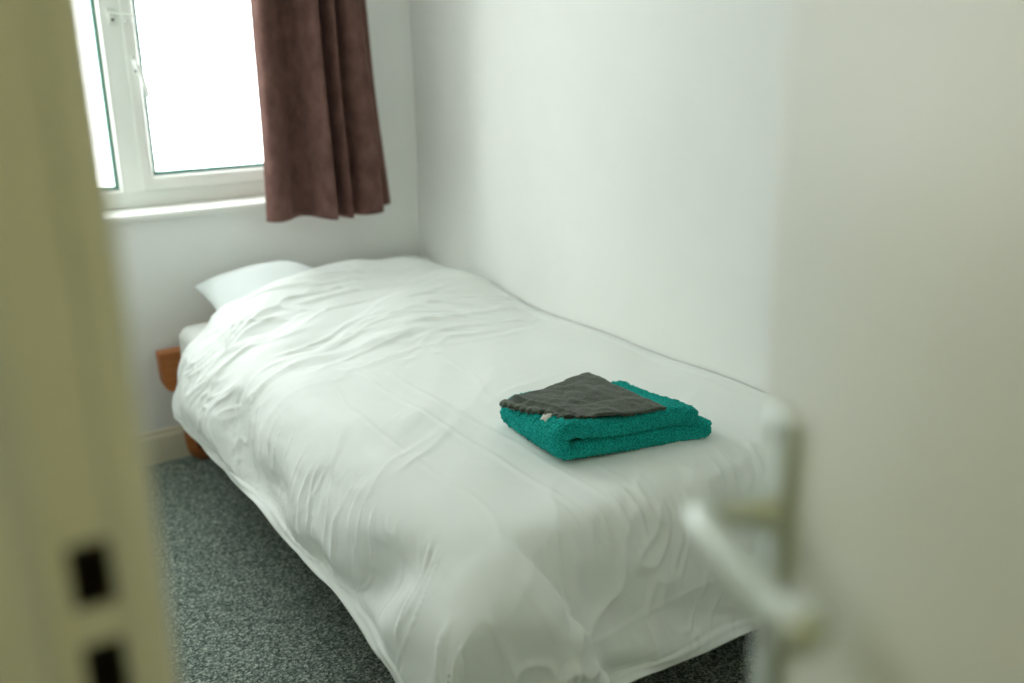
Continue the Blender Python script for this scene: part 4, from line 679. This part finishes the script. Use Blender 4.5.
for k in range(ND+1):
    v = k/ND; d = v*DEP
    e = min(d, DEP-d); rr = .016
    f = 1 if e > rr else math.sqrt(max(.0, 1-((rr-e)/rr)**2))
    t = Tt*(.30+.70*f)
    rg = towel_ring(t, 0, v)
    # ends of the arms waver a little along the depth
    px = rg[:, 0]; pz = rg[:, 1]
    px = px+.006*np.sin(v*4.2+1)*(px/.33)*(pz > .03)+.004*np.sin(v*5)*(px/.33)-.010*v*(px/.33)
    pz = pz+.003*np.sin(px*30+v*5)*(pz > .04)-.006*v*(pz/.07)
    w = TO[None]+TE[None]*px[:, None]+TD[None]*d
    rings.append(np.c_[w, TZ+pz])
W3 = np.array(rings)                                   # (ND+1, ring, 3)
nr = W3.shape[1]
du = np.roll(W3, -1, 1)-np.roll(W3, 1, 1); dvv = np.gradient(W3, axis=0)
nn = np.cross(du, dvv); nn /= np.linalg.norm(nn, axis=2)[..., None]+1e-9
cen = W3.mean(axis=1, keepdims=True)
bumps = rng.normal(0, 1, W3.shape[:2])
bumps = .6*bumps+.4*(np.roll(bumps, 1, 0)+np.roll(bumps, 1, 1))/1.4
W3 = W3+nn*(bumps*.0017)[..., None]
fs = []
for k in range(ND):
    for i in range(nr):
        i2 = (i+1) % nr; fs.append((k*nr+i, k*nr+i2, (k+1)*nr+i2, (k+1)*nr+i))
# close the front and back with strips between the two sides of the stroke
ncap = 12
for k, rev in ((0, False), (ND, True)):
    b0 = k*nr
    for i in range(NC-1):
        a0, a1 = b0+i, b0+i+1; c0, c1 = b0+NC+ncap+NC-1-i, b0+NC+ncap+NC-2-i
        fs.append((a0, c0, c1, a1) if rev else (a0, a1, c1, c0))
    e_ = [b0+NC-1]+[b0+NC+q for q in range(ncap)]+[b0+NC+ncap]; fs.append(tuple(e_ if not rev else e_[::-1]))
    e_ = [b0+2*NC+ncap-1]+[b0+2*NC+ncap+q for q in range(ncap)]+[b0]; fs.append(tuple(e_ if not rev else e_[::-1]))
me = bpy.data.meshes.new('bath_towel'); me.from_pydata([tuple(map(float, p)) for p in W3.reshape(-1, 3)], [], fs); me.update()
bm = bmesh.new(); bm.from_mesh(me); bmesh.ops.recalc_face_normals(bm, faces=bm.faces); bm.to_mesh(me); bm.free()
tw = link('bath_towel', me, M['teal'], None, 180)
tag(tw, 'thick teal terry bath towel folded on the bed', 'towel')

# ------------------------------------------------------------------ grey hand towel on top
TT = TZ+Tt*4.06-.002
G1, G2, G3, G4 = [np.array(p) for p in ((.992, 1.625, TT-.010), (1.232, 1.640, TT+.004), (1.232, 1.378, TT+.002), (1.040, 1.448, TT-.001))]
NG = 110
top_g = np.zeros((NG+1, NG+1, 3))
for i in range(NG+1):
    for j in range(NG+1):
        u, v = i/NG, j/NG        # u: from the hem edge (G1-G4) to the far edge (G2-G3); v: from G1/G2 side to G4/G3
        p = (G1*(1-u)+G2*u)*(1-v)+(G4*(1-u)+G3*u)*v
        q = Vector((u*4, v*4, 1.3))
        z = .0055*noise.noise(q)+.003*noise.noise(q*2.6)+.0035*math.exp(-((u-.62-.2*v)/.07)**2)*math.sin(math.pi*v)+.004*math.exp(-((v-.55-.25*u)/.06)**2)*u
        z += .004*math.exp(-((u-.16)/.03)**2)
        rip = math.exp(-u/.07); z += rip*.0022*math.sin(v*46+2*math.sin(v*9))
        edge = max(0, 1-min(u, 1-u, v, 1-v)/.03)
        z -= .002*edge*edge
        droop = max(0, .10-u)/.10*.004*(1-v)
        off = np.array((.003*math.sin(v*70)*rip+.002*noise.noise(Vector((v*20, 3, 0)))*edge, .003*noise.noise(Vector((u*22, v*22, 7)))*edge, 0))
        top_g[i, j] = p+off+np.array((0, 0, z-droop+.009))
top_g[..., 2] += rng.normal(0, .00028, (NG+1, NG+1))
ht = empty('hand_towel', tuple(map(float, (G1+G3)/2))); tag(ht, 'small dark grey towel with a white tag lying on the teal towel', 'towel')
me = grid_mesh('towel_cloth', top_g); o = link('towel_cloth', me, M['grey'], None, 180); P(o, ht)
bm = bmesh.new(); bm.from_mesh(me); bmesh.ops.recalc_face_normals(bm, faces=bm.faces)
if sum(f.normal.z for f in bm.faces) < 0: bmesh.ops.reverse_faces(bm, faces=bm.faces)
bm.to_mesh(me); bm.free()
sd = o.modifiers.new('thickness', 'SOLIDIFY'); sd.thickness = .0075; sd.offset = -1
hm = top_g[1:8].copy(); hm[..., 2] += .0011+.0012*np.sin(np.linspace(0, math.pi, 7))[:, None]
o = link('hem', grid_mesh('hem', hm), M['grey_hem'], None, 180); P(o, ht)
sd = o.modifiers.new('thickness', 'SOLIDIFY'); sd.thickness = .0015
# care tag sewn into the hem near the front corner
iv = int(NG*.66)
c0 = top_g[1, iv]; c1 = top_g[1, iv+12]
tg = np.zeros((7, 9, 3))
hd = c1-c0; hd[2] = 0; hd /= np.linalg.norm(hd); od = np.array((-hd[1], hd[0], 0)); od = od if np.dot(od, G1-G2) > 0 else -od
for i in range(7):
    for j in range(9):
        t = i/6; s_ = (j/8-.5)
        tg[i, j] = (c0+c1)/2+hd*s_*.024*(1-.25*t)+od*(-.010+.024*t)+np.array((0, 0, .0022+.003*math.sin(t*3)-.010*t*t+.002*math.sin(s_*6+t*2)))
o = link('care_label', grid_mesh('care_label', tg), M['tag'], None, 180); P(o, ht); o['label'] = 'small off-white sewn-in tag'
sd = o.modifiers.new('thickness', 'SOLIDIFY'); sd.thickness = .0006

# ------------------------------------------------------------------ unseen hall lamp behind the camera, added to light the jamb and door
lp = empty('hall_fill_lamp', (-.60, -.70, ZC-.16)); tag(lp, 'unseen round lamp added in the hall to light the doorway', 'lamp')
bm = bmesh.new(); bmesh.ops.create_uvsphere(bm, u_segments=28, v_segments=16, radius=.11)
for v in bm.verts: v.co.z = v.co.z*.75+.07
from_bm('fill_lamp_globe', bm, M['bulb'], lp, 180)
bm = bmesh.new(); tube(bm, [(0, 0, .13), (0, 0, .16)], .07, 28); from_bm('base', bm, M['gloss'], lp, 40)
